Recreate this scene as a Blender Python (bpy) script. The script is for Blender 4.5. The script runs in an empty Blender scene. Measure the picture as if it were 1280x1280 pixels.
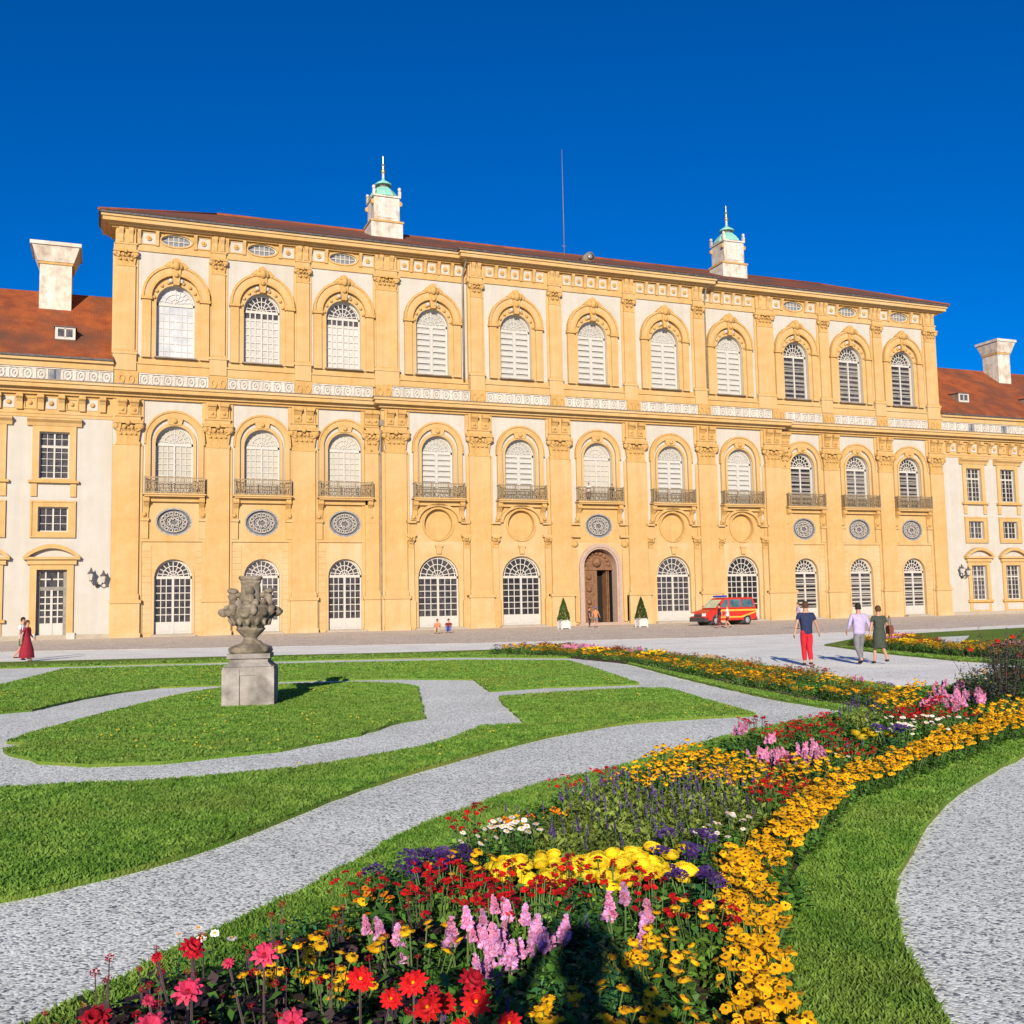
import bpy, bmesh, math, random
import numpy as np
from mathutils import Vector, Matrix, noise as mnoise
from mathutils.geometry import tessellate_polygon
random.seed(7); RNG = np.random.default_rng(11)
scene = bpy.context.scene
col = scene.collection
PI = math.pi
R = math.radians

# ------------------------------------------------------------------ camera
F_PX, HEAD, PITCH, ROLL = 1300.0, 0.37601765, 0.09119911, -0.01959067
CAM = np.array([-42.84, -87.407, 1.8])
_F = np.array([math.sin(HEAD)*math.cos(PITCH), math.cos(HEAD)*math.cos(PITCH), math.sin(PITCH)])
_R0 = np.array([math.cos(HEAD), -math.sin(HEAD), 0.0]); _U0 = np.cross(_R0, _F)
_R = math.cos(ROLL)*_R0 + math.sin(ROLL)*_U0
_U = -math.sin(ROLL)*_R0 + math.cos(ROLL)*_U0
def at(x, y, z=0.0):
    """ground point (at height z) behind a point of the 1280 px photograph"""
    v = _F*F_PX + _R*(x-640) + _U*(640-y)
    k = (z-CAM[2])/v[2]
    q = CAM + v*k
    return (float(q[0]), float(q[1]))
def proj(P):
    d = np.asarray(P, float) - CAM
    z = d@_F
    return 640+F_PX*(d@_R)/z, 640-F_PX*(d@_U)/z, z

cam = bpy.data.objects.new('camera', bpy.data.cameras.new('camera')); col.objects.link(cam)
M = Matrix.Identity(4)
for i in range(3):
    M[i][0] = _R[i]; M[i][1] = _U[i]; M[i][2] = -_F[i]; M[i][3] = CAM[i]
cam.matrix_world = M
cam.data.sensor_width = 36.0; cam.data.lens = 36.0*F_PX/1280.0
cam.data.clip_start = 0.1; cam.data.clip_end = 2000
scene.camera = cam

# ------------------------------------------------------------------ light
SUN_AZ, SUN_EL = R(25.0), R(18.2)            # direction the light travels, from +Y towards +X
sd = Vector((math.sin(SUN_AZ)*math.cos(SUN_EL), math.cos(SUN_AZ)*math.cos(SUN_EL), -math.sin(SUN_EL)))
sl = bpy.data.lights.new('sun', 'SUN'); sl.energy = 3.0; sl.angle = R(0.5); sl.color = (1.0, .86, .68)
so = bpy.data.objects.new('sun', sl); col.objects.link(so)
so.rotation_euler = sd.to_track_quat('-Z', 'Y').to_euler(); so.location = (-80, -160, 60)
world = bpy.data.worlds.new('World'); scene.world = world; world.use_nodes = True
nt = world.node_tree; nt.nodes.clear()
sky = nt.nodes.new('ShaderNodeTexSky'); sky.sky_type = 'NISHITA'; sky.sun_disc = False
sky.sun_elevation = SUN_EL
sky.sun_rotation = math.atan2(-sd.x, -sd.y)
sky.altitude = 1500; sky.air_density = 1.0; sky.dust_density = 0.6; sky.ozone_density = 4.0
hs = nt.nodes.new('ShaderNodeHueSaturation'); hs.inputs['Saturation'].default_value = 1.5; hs.inputs['Value'].default_value = 1.0
bg = nt.nodes.new('ShaderNodeBackground'); bg.inputs[1].default_value = 0.058
wo = nt.nodes.new('ShaderNodeOutputWorld')
nt.links.new(sky.outputs[0], hs.inputs['Color']); tint = nt.nodes.new('ShaderNodeMixRGB'); tint.blend_type = 'MULTIPLY'; tint.inputs[0].default_value = 1; tint.inputs[2].default_value = (.7, .66, .92, 1); nt.links.new(hs.outputs[0], tint.inputs[1]); nt.links.new(tint.outputs[0], bg.inputs[0]); nt.links.new(bg.outputs[0], wo.inputs[0])
scene.view_settings.view_transform = 'Standard'; scene.view_settings.look = 'None'
scene.view_settings.exposure = 1.2; scene.view_settings.gamma = 1.0

# ------------------------------------------------------------------ materials
MATS = {}
def mat(name, c, rough=.8, c2=None, scale=2.0, detail=4, bump=0.0, bscale=20, metal=0, spec=.3, mix=(.35,.65), c3=None, s3=.3, zs=1.0, sub=None):
    """plain procedural material: colour(s) mixed by noise, optional bump"""
    m = bpy.data.materials.new(name); m.use_nodes = True; MATS[name] = m
    t = m.node_tree; b = t.nodes['Principled BSDF']
    b.inputs['Base Color'].default_value = (*c, 1); b.inputs['Roughness'].default_value = rough
    b.inputs['Metallic'].default_value = metal; b.inputs['Specular IOR Level'].default_value = spec
    if c2 or bump:
        tc = t.nodes.new('ShaderNodeTexCoord'); mp = t.nodes.new('ShaderNodeMapping'); mp.inputs['Scale'].default_value = (1, 1, zs)
        t.links.new(tc.outputs['Object'], mp.inputs[0])
    if c2:
        n = t.nodes.new('ShaderNodeTexNoise'); n.inputs['Scale'].default_value = scale; n.inputs['Detail'].default_value = detail; n.inputs['Roughness'].default_value = .65
        t.links.new(mp.outputs[0], n.inputs['Vector'])
        r = t.nodes.new('ShaderNodeValToRGB'); r.color_ramp.elements[0].position = mix[0]; r.color_ramp.elements[1].position = mix[1]
        r.color_ramp.elements[0].color = (*c, 1); r.color_ramp.elements[1].color = (*c2, 1)
        t.links.new(n.outputs['Fac'], r.inputs[0]); out = r.outputs[0]
        if c3:
            n3 = t.nodes.new('ShaderNodeTexNoise'); n3.inputs['Scale'].default_value = s3; n3.inputs['Detail'].default_value = 5
            t.links.new(tc.outputs['Object'], n3.inputs['Vector'])
            mr = t.nodes.new('ShaderNodeMapRange'); mr.inputs['From Min'].default_value = .45; mr.inputs['From Max'].default_value = .7
            t.links.new(n3.outputs['Fac'], mr.inputs['Value'])
            mx = t.nodes.new('ShaderNodeMixRGB'); mx.inputs[2].default_value = (*c3, 1)
            t.links.new(mr.outputs[0], mx.inputs[0]); t.links.new(out, mx.inputs[1]); out = mx.outputs[0]
        t.links.new(out, b.inputs['Base Color'])
    if bump:
        n2 = t.nodes.new('ShaderNodeTexNoise'); n2.inputs['Scale'].default_value = bscale; n2.inputs['Detail'].default_value = 5
        t.links.new(mp.outputs[0], n2.inputs['Vector'])
        bp = t.nodes.new('ShaderNodeBump'); bp.inputs['Strength'].default_value = bump; bp.inputs['Distance'].default_value = .02
        t.links.new(n2.outputs['Fac'], bp.inputs['Height']); t.links.new(bp.outputs[0], b.inputs['Normal'])
    return m
def streaks(name, amt=.16):
    t = MATS[name].node_tree; b = t.nodes['Principled BSDF']; l = b.inputs['Base Color'].links[0]; src = l.from_socket
    tc = t.nodes.new('ShaderNodeTexCoord'); ge = t.nodes.new('ShaderNodeNewGeometry'); mp = t.nodes.new('ShaderNodeMapping'); mp.inputs['Scale'].default_value = (1.6, 1.6, .09)
    t.links.new(ge.outputs['Position'], mp.inputs[0]); n = t.nodes.new('ShaderNodeTexNoise'); n.inputs['Scale'].default_value = 1.0; n.inputs['Detail'].default_value = 7; n.inputs['Roughness'].default_value = .7
    t.links.new(mp.outputs[0], n.inputs['Vector']); mr = t.nodes.new('ShaderNodeMapRange'); mr.inputs['From Min'].default_value = .35; mr.inputs['From Max'].default_value = .65; mr.inputs['To Min'].default_value = 1+amt*.5; mr.inputs['To Max'].default_value = 1-amt
    t.links.new(n.outputs['Fac'], mr.inputs['Value']); h = t.nodes.new('ShaderNodeHueSaturation'); t.links.new(mr.outputs[0], h.inputs['Value']); t.links.new(src, h.inputs['Color']); t.links.new(h.outputs[0], b.inputs['Base Color'])
def vary(name, lo=.8, hi=1.15):
    t = MATS[name].node_tree; b = t.nodes['Principled BSDF']; src = b.inputs['Base Color'].links[0].from_socket
    oi = t.nodes.new('ShaderNodeObjectInfo'); mr = t.nodes.new('ShaderNodeMapRange'); mr.inputs['To Min'].default_value = lo; mr.inputs['To Max'].default_value = hi
    h = t.nodes.new('ShaderNodeHueSaturation'); t.links.new(oi.outputs['Random'], mr.inputs['Value']); t.links.new(mr.outputs[0], h.inputs['Value']); t.links.new(src, h.inputs['Color']); t.links.new(h.outputs[0], b.inputs['Base Color'])
def leafmat(name, c, c2, scale=6, rough=.55, trans=.25):
    m = mat(name, c, rough, c2, scale, 2, spec=.25)
    t = m.node_tree; b = t.nodes['Principled BSDF']; o = t.nodes['Material Output']
    oi = t.nodes.new('ShaderNodeObjectInfo'); hv = t.nodes.new('ShaderNodeHueSaturation')
    mr = t.nodes.new('ShaderNodeMapRange'); mr.inputs['To Min'].default_value = .72; mr.inputs['To Max'].default_value = 1.3
    t.links.new(oi.outputs['Random'], mr.inputs['Value']); t.links.new(mr.outputs[0], hv.inputs['Value'])
    src = b.inputs['Base Color'].links[0].from_socket
    t.links.new(src, hv.inputs['Color']); t.links.new(hv.outputs[0], b.inputs['Base Color'])
    tr = t.nodes.new('ShaderNodeBsdfTranslucent'); ms = t.nodes.new('ShaderNodeMixShader'); ms.inputs[0].default_value = trans
    t.links.new(hv.outputs[0], tr.inputs['Color']); t.links.new(b.outputs[0], ms.inputs[1]); t.links.new(tr.outputs[0], ms.inputs[2]); t.links.new(ms.outputs[0], o.inputs[0])
    return m

mat('yellow_plaster', (0.448, 0.280, 0.101), .9, (0.494, 0.333, 0.144), 1.2, 6, bump=.15, bscale=6, c3=(0.476, 0.352, 0.182), s3=.16)
mat('rustic_plaster', (0.460, 0.303, 0.129), .9, (0.505, 0.357, 0.173), 1.5, 6, bump=.15, bscale=6, c3=(0.494, 0.382, 0.227), s3=.25)
mat('ochre_ornament', (0.433, 0.261, 0.081), .85, (0.499, 0.321, 0.124), 5, 4, bump=.5, bscale=9)
mat('white_plaster', (0.419, 0.402, 0.361), .9, (0.451, 0.441, 0.406), 1.0, 6, c3=(0.419, 0.396, 0.338), s3=.3)
mat('white_stucco', (0.581, 0.559, 0.507), .85, (0.399, 0.363, 0.311), 4, 5, mix=(.45, .75), bump=.3, bscale=10)
mat('relief_back', (0.320, 0.289, 0.251), .9, (0.471, 0.440, 0.396), 6, 4)
mat('painted_wood', (0.484, 0.473, 0.439), .6, (0.439, 0.422, 0.383), 3, 4)
mat('blind_cloth', (0.451, 0.434, 0.371), .9, (0.394, 0.383, 0.338), 2, 4)
mat('shutter_paint', (0.451, 0.451, 0.417), .7, (0.394, 0.400, 0.378), 3, 4)
mat('dark_glass', (0.016, 0.016, 0.020), .25, (0.056, 0.051, 0.051), 3, 3, spec=.35)
mat('bright_glass', (0.384, 0.410, 0.422), .12, (0.544, 0.550, 0.538), .9, 3, spec=.8)
mat('grey_glass', (0.141, 0.154, 0.166), .1, (0.269, 0.269, 0.256), 1.6, 4, spec=.8)
mat('grille_iron', (0.173, 0.185, 0.196), .6, (0.326, 0.326, 0.326), 6, 3)
mat('balcony_iron', (0.199, 0.145, 0.088), .55, (0.307, 0.246, 0.148), 8, 3, metal=.3)
mat('dark_metal', (.05, .045, .045), .6, (.10, .09, .09), 3, 3)
mat('zinc', (.16, .13, .10), .7, (.25, .21, .17), 2, 4)
mat('verdigris', (.16, .42, .34), .7, (.26, .55, .45), 4, 4)
mat('gold', (.75, .50, .12), .35, metal=.8)
mat('portal_stone', (0.349, 0.253, 0.202), .85, (0.406, 0.310, 0.253), 3, 4)
mat('carved_wood', (0.128, 0.064, 0.032), .7, (0.230, 0.122, 0.064), 3, 6, bump=.8, bscale=5)
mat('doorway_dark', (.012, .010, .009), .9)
mat('step_stone', (0.310, 0.270, 0.214), .9, (0.366, 0.321, 0.259), 2, 5)
mat('chimney_plaster', (0.528, 0.490, 0.419), .9, (0.601, 0.573, 0.517), 2, 5, c3=(0.367, 0.313, 0.243), s3=1.2)
mat('urn_stone', (0.196, 0.164, 0.115), .95, (0.300, 0.261, 0.203), 5, 6, bump=1.0, bscale=14, c3=(0.091, 0.078, 0.054), s3=3.0)
mat('pedestal_stone', (0.273, 0.254, 0.234), .95, (0.372, 0.353, 0.328), 4, 6, bump=.8, bscale=20, c3=(0.124, 0.118, 0.108), s3=2.2)
mat('soil', (.035, .022, .015), 1.0, (.07, .045, .03), 9, 5, bump=1, bscale=15)

for n_, l_, h_ in (('dark_glass', .4, 2.0), ('blind_cloth', .8, 1.1)): vary(n_, l_, h_)
for n_, a_ in (('yellow_plaster', .08), ('rustic_plaster', .07), ('ochre_ornament', .12), ('white_plaster', .06), ('chimney_plaster', .22), ('white_stucco', .2), ('pedestal_stone', .25), ('urn_stone', .25)): streaks(n_, a_)
def tile_mat(name, a, b_, c_):
    m = mat(name, a, .85, b_, .8, 8, c3=c_, s3=.25, zs=1.0)
    t = m.node_tree; bs = t.nodes['Principled BSDF']
    tc = t.nodes.new('ShaderNodeTexCoord'); wv = t.nodes.new('ShaderNodeTexWave'); wv.wave_type = 'BANDS'; wv.bands_direction = 'Z'; wv.wave_profile = 'SAW'
    wv.inputs['Scale'].default_value = 1.6; wv.inputs['Distortion'].default_value = .4
    w2 = t.nodes.new('ShaderNodeTexWave'); w2.bands_direction = 'X'; w2.inputs['Scale'].default_value = 2.6; w2.inputs['Distortion'].default_value = .3
    ad = t.nodes.new('ShaderNodeMath'); ad.operation = 'ADD'
    t.links.new(tc.outputs['Object'], wv.inputs[0]); t.links.new(tc.outputs['Object'], w2.inputs[0])
    t.links.new(wv.outputs['Fac'], ad.inputs[0]); t.links.new(w2.outputs['Fac'], ad.inputs[1])
    bp = t.nodes.new('ShaderNodeBump'); bp.inputs['Strength'].default_value = .4; bp.inputs['Distance'].default_value = .04
    t.links.new(ad.outputs[0], bp.inputs['Height']); t.links.new(bp.outputs[0], bs.inputs['Normal'])
    return m
tile_mat('roof_tiles', (.19, .048, .016), (.32, .085, .024), (.12, .05, .03))
tile_mat('old_roof_tiles', (.095, .05, .038), (.15, .065, .04), (.21, .06, .025))

def gravel_mat(name, tint, cell=60, lo=.18, hi=.75, bump=.8):
    m = bpy.data.materials.new(name); m.use_nodes = True; MATS[name] = m
    t = m.node_tree; b = t.nodes['Principled BSDF']; b.inputs['Roughness'].default_value = .95; b.inputs['Specular IOR Level'].default_value = .15
    tc = t.nodes.new('ShaderNodeTexCoord')
    v = t.nodes.new('ShaderNodeTexVoronoi'); v.inputs['Scale'].default_value = cell
    t.links.new(tc.outputs['Object'], v.inputs['Vector'])
    sp = t.nodes.new('ShaderNodeSeparateColor'); t.links.new(v.outputs['Color'], sp.inputs[0])
    r = t.nodes.new('ShaderNodeValToRGB'); r.color_ramp.interpolation = 'CONSTANT' if lo < .7 else 'LINEAR'; e = r.color_ramp.elements
    e[0].position = 0; e[0].color = (lo*tint[0]*.35, lo*tint[1]*.38, lo*tint[2]*.46, 1)
    e[1].position = 1; e[1].color = (hi*tint[0], hi*tint[1], hi*tint[2], 1)
    for p_, k in ((.13, .0), (.34, .45), (.58, .8), (.8, 1.0)):
        q = e.new(p_); mid = lo+(hi-lo)*k; q.color = (mid*tint[0], mid*tint[1], mid*tint[2], 1)
    t.links.new(sp.outputs[0], r.inputs[0])
    n = t.nodes.new('ShaderNodeTexNoise'); n.inputs['Scale'].default_value = .5; n.inputs['Detail'].default_value = 6
    t.links.new(tc.outputs['Object'], n.inputs['Vector'])
    mr = t.nodes.new('ShaderNodeMapRange'); mr.inputs['From Min'].default_value = .3; mr.inputs['From Max'].default_value = .7; mr.inputs['To Min'].default_value = .88; mr.inputs['To Max'].default_value = 1.1
    t.links.new(n.outputs['Fac'], mr.inputs['Value'])
    hv = t.nodes.new('ShaderNodeHueSaturation'); t.links.new(mr.outputs[0], hv.inputs['Value']); t.links.new(r.outputs[0], hv.inputs['Color'])
    t.links.new(hv.outputs[0], b.inputs['Base Color'])
    bp = t.nodes.new('ShaderNodeBump'); bp.inputs['Strength'].default_value = bump; bp.inputs['Distance'].default_value = .012; bp.invert = True
    t.links.new(v.outputs['Distance'], bp.inputs['Height']); t.links.new(bp.outputs[0], b.inputs['Normal'])
    return m
gravel_mat('gravel', (.95, 1.0, .90), 60, .54, 1.0, .25)
gravel_mat('forecourt', (.97, .98, .88), 30, .80, .98, .08)
gravel_mat('apron_paving', (1.0, .88, .72), 12, .58, .70, .15)
def grass_mat(name, a, b_, c_, sc=14):
    m = mat(name, a, .9, b_, sc, 6, mix=(.3, .7), c3=c_, s3=.35, spec=.1)
    t = m.node_tree; bs = t.nodes['Principled BSDF']
    tc = t.nodes.new('ShaderNodeTexCoord'); n = t.nodes.new('ShaderNodeTexNoise'); n.inputs['Scale'].default_value = 45; n.inputs['Detail'].default_value = 4
    t.links.new(tc.outputs['Object'], n.inputs['Vector'])
    bp = t.nodes.new('ShaderNodeBump'); bp.inputs['Strength'].default_value = 1; bp.inputs['Distance'].default_value = .05
    t.links.new(n.outputs['Fac'], bp.inputs['Height']); t.links.new(bp.outputs[0], bs.inputs['Normal'])
grass_mat('lawn_grass', (.09, .20, .022), (.165, .29, .04), (.23, .29, .055))
def blotch(name, c, s_=.45):
    t = MATS[name].node_tree; mx = t.nodes.new('ShaderNodeMixRGB'); ge = t.nodes.new('ShaderNodeNewGeometry'); n = t.nodes.new('ShaderNodeTexNoise'); n.inputs['Scale'].default_value = s_; n.inputs['Detail'].default_value = 7; n.inputs['Roughness'].default_value = .75
    t.links.new(ge.outputs['Position'], n.inputs['Vector']); mr = t.nodes.new('ShaderNodeMapRange'); mr.inputs['From Min'].default_value = .46; mr.inputs['From Max'].default_value = .68; mr.inputs['To Max'].default_value = .5; t.links.new(n.outputs['Fac'], mr.inputs['Value'])
    b = t.nodes['Principled BSDF']; src = b.inputs['Base Color'].links[0].from_socket; mx.inputs[2].default_value = (*c, 1); t.links.new(mr.outputs[0], mx.inputs[0]); t.links.new(src, mx.inputs[1]); t.links.new(mx.outputs[0], b.inputs['Base Color'])
leafmat('grass_blade', (.10, .235, .028), (.20, .35, .055), 3, trans=.35)

blotch('grass_blade', (.20, .22, .05)); blotch('lawn_grass', (.20, .21, .06), .6)
# ------------------------------------------------------------------ object helpers
def tag(o, label=None, cat=None, group=None, kind=None):
    if label: o['label'] = label
    if cat: o['category'] = cat
    if group: o['group'] = group
    if kind: o['kind'] = kind
    return o
def empty(name, loc=(0, 0, 0), rz=0, parent=None):
    o = bpy.data.objects.new(name, None); col.objects.link(o); o.location = loc; o.rotation_euler = (0, 0, rz)
    o.empty_display_size = .2
    if parent: o.parent = parent
    return o
def link(name, me, parent=None, loc=(0, 0, 0)):
    o = bpy.data.objects.new(name, me); col.objects.link(o); o.location = loc
    if parent: o.parent = parent
    return o
def copy_tree(o, parent=None):
    c = o.copy(); col.objects.link(c)
    if parent: c.parent = parent
    for ch in list(o.children): copy_tree(ch, c)
    return c

class MB:
    def __init__(s, *mats): s.v = []; s.f = []; s.m = []; s.mats = list(mats); s.cm = 0; s.sm = []; s.smooth = False
    def use(s, m):
        if m not in s.mats: s.mats.append(m)
        s.cm = s.mats.index(m); return s
    def face(s, pts):
        i = len(s.v); s.v += [tuple(p) for p in pts]; s.f.append(tuple(range(i, i+len(pts)))); s.m.append(s.cm); s.sm.append(s.smooth)
    def box(s, x0, x1, y0, y1, z0, z1):
        i = len(s.v)
        s.v += [(x0,y0,z0),(x1,y0,z0),(x1,y1,z0),(x0,y1,z0),(x0,y0,z1),(x1,y0,z1),(x1,y1,z1),(x0,y1,z1)]
        for q in ((0,3,2,1),(4,5,6,7),(0,1,5,4),(1,2,6,5),(2,3,7,6),(3,0,4,7)):
            s.f.append(tuple(i+k for k in q)); s.m.append(s.cm); s.sm.append(False)
    def prism(s, pts, y0, y1):
        """polygon of (x,z) points extruded along y"""
        i = len(s.v); n = len(pts)
        s.v += [(x, y0, z) for x, z in pts] + [(x, y1, z) for x, z in pts]
        s.f.append(tuple(i+k for k in range(n))); s.f.append(tuple(i+n+k for k in reversed(range(n))))
        s.m += [s.cm]*2; s.sm += [False]*2
        for k in range(n):
            s.f.append((i+(k+1) % n, i+k, i+n+k, i+n+(k+1) % n)); s.m.append(s.cm); s.sm.append(False)
    def prof(s, pts, x0, x1):
        """polygon of (y,z) extruded along x"""
        i = len(s.v); n = len(pts)
        s.v += [(x0, y, z) for y, z in pts] + [(x1, y, z) for y, z in pts]
        s.f.append(tuple(i+k for k in range(n))); s.f.append(tuple(i+n+k for k in reversed(range(n))))
        s.m += [s.cm]*2; s.sm += [False]*2
        for k in range(n):
            s.f.append((i+(k+1) % n, i+k, i+n+k, i+n+(k+1) % n)); s.m.append(s.cm); s.sm.append(False)
    def strip(s, A, B, yf, yb, closed=False):
        """frame between inner outline A and outer outline B ((x,z) lists), front at yf, back at yb"""
        n = len(A)
        for k in range(n if closed else n-1):
            j = (k+1) % n
            a, b, c, d = A[k], A[j], B[j], B[k]
            s.face([(a[0],yf,a[1]),(b[0],yf,b[1]),(c[0],yf,c[1]),(d[0],yf,d[1])])
            s.face([(a[0],yf,a[1]),(a[0],yb,a[1]),(b[0],yb,b[1]),(b[0],yf,b[1])])
            s.face([(d[0],yf,d[1]),(c[0],yf,c[1]),(c[0],yb,c[1]),(d[0],yb,d[1])])
        if not closed:
            for k in (0, n-1):
                a, d = A[k], B[k]
                s.face([(a[0],yf,a[1]),(d[0],yf,d[1]),(d[0],yb,d[1]),(a[0],yb,a[1])])
    def tube(s, pts, r, n=6, cap=True):
        pts = [Vector(p) for p in pts]; rr = r if isinstance(r, (list, tuple)) else [r]*len(pts)
        base = len(s.v)
        for k, p in enumerate(pts):
            d = (pts[min(k+1, len(pts)-1)]-pts[max(k-1, 0)])
            if d.length < 1e-9: d = Vector((0, 0, 1))
            d.normalize(); u = d.cross(Vector((0, 0, 1)))
            if u.length < .05: u = d.cross(Vector((0, 1, 0)))
            u.normalize(); w = d.cross(u)
            for a in range(n):
                t = 2*PI*a/n; s.v.append(tuple(p+rr[k]*(math.cos(t)*u+math.sin(t)*w)))
        for k in range(len(pts)-1):
            for a in range(n):
                b = (a+1) % n
                s.f.append((base+k*n+a, base+k*n+b, base+(k+1)*n+b, base+(k+1)*n+a)); s.m.append(s.cm); s.sm.append(True)
        if cap:
            s.f.append(tuple(base+a for a in range(n))); s.f.append(tuple(base+(len(pts)-1)*n+a for a in reversed(range(n)))); s.m += [s.cm]*2; s.sm += [False]*2
    def lathe(s, prof, c=(0, 0, 0), n=16, sx=1, sy=1, axis='z', ph=0):
        base = len(s.v)
        for r, h in prof:
            for a in range(n):
                t = 2*PI*(a+ph)/n; x = r*math.cos(t)*sx; y = r*math.sin(t)*sy
                if axis == 'z': s.v.append((c[0]+x, c[1]+y, c[2]+h))
                elif axis == 'y': s.v.append((c[0]+x, c[1]+h, c[2]+y))
                else: s.v.append((c[0]+h, c[1]+x, c[2]+y))
        for k in range(len(prof)-1):
            for a in range(n):
                b = (a+1) % n
                s.f.append((base+k*n+a, base+k*n+b, base+(k+1)*n+b, base+(k+1)*n+a)); s.m.append(s.cm); s.sm.append(n > 8)
        s.f.append(tuple(base+a for a in reversed(range(n)))); s.f.append(tuple(base+(len(prof)-1)*n+a for a in range(n))); s.m += [s.cm]*2; s.sm += [False]*2
    def ball(s, c, r, n=8, sz=1.0, sy=1.0):
        s.lathe([(r*math.sin(PI*k/n) if 0 < k < n else r*.02, -r*sz*math.cos(PI*k/n)) for k in range(n+1)], c, max(n, 9), 1, sy)
    def add(s, o, f=lambda p: p):
        """append another MB's shapes through a point map"""
        i = len(s.v); s.v += [tuple(f(p)) for p in o.v]
        mm = []
        for q in o.mats:
            if q not in s.mats: s.mats.append(q)
            mm.append(s.mats.index(q))
        s.f += [tuple(i+k for k in q) for q in o.f]; s.m += [mm[k] for k in o.m]; s.sm += o.sm
    def mesh(s, name, recalc=True):
        me = bpy.data.meshes.new(name); me.from_pydata(s.v, [], s.f)
        for q in s.mats: me.materials.append(MATS[q])
        me.polygons.foreach_set('material_index', s.m); me.polygons.foreach_set('use_smooth', s.sm)
        if recalc:
            bm = bmesh.new(); bm.from_mesh(me); bmesh.ops.recalc_face_normals(bm, faces=bm.faces); bm.to_mesh(me); bm.free()
        me.update(); return me
    def build(s, name, parent=None, loc=(0, 0, 0)):
        return link(name, s.mesh(name), parent, loc)

# outlines
def arch(cx, r, zb, zs, n=16):
    return [(cx-r, zb)] + [(cx-r*math.cos(PI*k/n), zs+r*math.sin(PI*k/n)) for k in range(n+1)] + [(cx+r, zb)]
def ell(cx, cz, a, b, n=28):
    return [(cx+a*math.cos(2*PI*k/n), cz+b*math.sin(2*PI*k/n)) for k in range(n)]
def op_arch(cx, r, zb, zs, n=16):
    return [(cx-r*math.cos(PI*k/n), zb, zs+r*math.sin(PI*k/n)) for k in range(n+1)]
def op_rect(x0, x1, z0, z1): return [(x0, z0, z1), (x1, z0, z1)]
def op_ell(cx, cz, a, b, n=16):
    return [(cx-a*math.cos(PI*k/n), cz-b*math.sin(PI*k/n), cz+b*math.sin(PI*k/n)) for k in range(n+1)]
def panel(mb, x0, x1, z0, z1, y, op=None, depth=.5):
    """piece of wall face with one opening and its reveals"""
    q = lambda a, b, c, d: mb.face([(a, y, c), (b, y, c), (b, y, d), (a, y, d)])
    if not op: q(x0, x1, z0, z1); return
    q(x0, op[0][0], z0, z1); q(op[-1][0], x1, z0, z1)
    for (xa, la, ha), (xb, lb, hb) in zip(op, op[1:]):
        if la > z0+1e-6 or lb > z0+1e-6: mb.face([(xa, y, z0), (xb, y, z0), (xb, y, lb), (xa, y, la)])
        mb.face([(xa, y, ha), (xb, y, hb), (xb, y, z1), (xa, y, z1)])
        mb.face([(xa, y, la), (xb, y, lb), (xb, y+depth, lb), (xa, y+depth, la)])
        mb.face([(xa, y, ha), (xb, y, hb), (xb, y+depth, hb), (xa, y+depth, ha)])
    for xa, la, ha in (op[0], op[-1]):
        if ha-la > .01: mb.face([(xa, y, la), (xa, y+depth, la), (xa, y+depth, ha), (xa, y, ha)])

def smooth_poly(P, closed=True, sub=4):
    """Catmull-Rom through ground points"""
    n = len(P); out = []
    for i in range(n if closed else n-1):
        p0, p1, p2, p3 = (P[(i-1) % n], P[i], P[(i+1) % n], P[(i+2) % n]) if closed else (P[max(i-1, 0)], P[i], P[i+1], P[min(i+2, n-1)])
        for k in range(sub):
            t = k/sub
            out.append(tuple(.5*((2*p1[a])+(-p0[a]+p2[a])*t+(2*p0[a]-5*p1[a]+4*p2[a]-p3[a])*t*t+(-p0[a]+3*p1[a]-3*p2[a]+p3[a])*t**3) for a in (0, 1)))
    if not closed: out.append(P[-1])
    return out
def dens(P, step=.35, amp=.03):
    out = []
    n = len(P)
    for i in range(n):
        a, b = P[i], P[(i+1) % n]; L = math.hypot(b[0]-a[0], b[1]-a[1]); m = max(1, min(60, int(L/step)))
        for k in range(m):
            x = a[0]+(b[0]-a[0])*k/m; y = a[1]+(b[1]-a[1])*k/m
            out.append((x+amp*mnoise.noise((x*2.3, y*2.3, 0)), y+amp*mnoise.noise((x*2.3, y*2.3, 9))))
    return out
def slab(name, P, z0, z1, m, kind='structure'):
    me = bpy.data.meshes.new(name); n = len(P)
    tri = tessellate_polygon([[Vector((x, y, 0)) for x, y in P]])
    V = [(x, y, z1) for x, y in P]+[(x, y, z0) for x, y in P]
    Fc = [tuple(t) for t in tri]+[(i, (i+1) % n, n+(i+1) % n, n+i) for i in range(n)]
    me.from_pydata(V, [], Fc); me.materials.append(MATS[m])
    bm = bmesh.new(); bm.from_mesh(me); bmesh.ops.recalc_face_normals(bm, faces=bm.faces)
    bm.faces.ensure_lookup_table()
    if bm.faces[0].normal.z < 0: bmesh.ops.reverse_faces(bm, faces=bm.faces)
    bm.to_mesh(me); bm.free()
    o = link(name, me); tag(o, kind=kind); return o
def inside(px, py, P):
    px = np.asarray(px); py = np.asarray(py); r = np.zeros(px.shape, bool); n = len(P)
    for i in range(n):
        x1, y1 = P[i]; x2, y2 = P[(i+1) % n]
        if y1 == y2: continue
        c = ((y1 > py) != (y2 > py)) & (px < (x2-x1)*(py-y1)/(y2-y1)+x1)
        r ^= c
    return r
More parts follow.
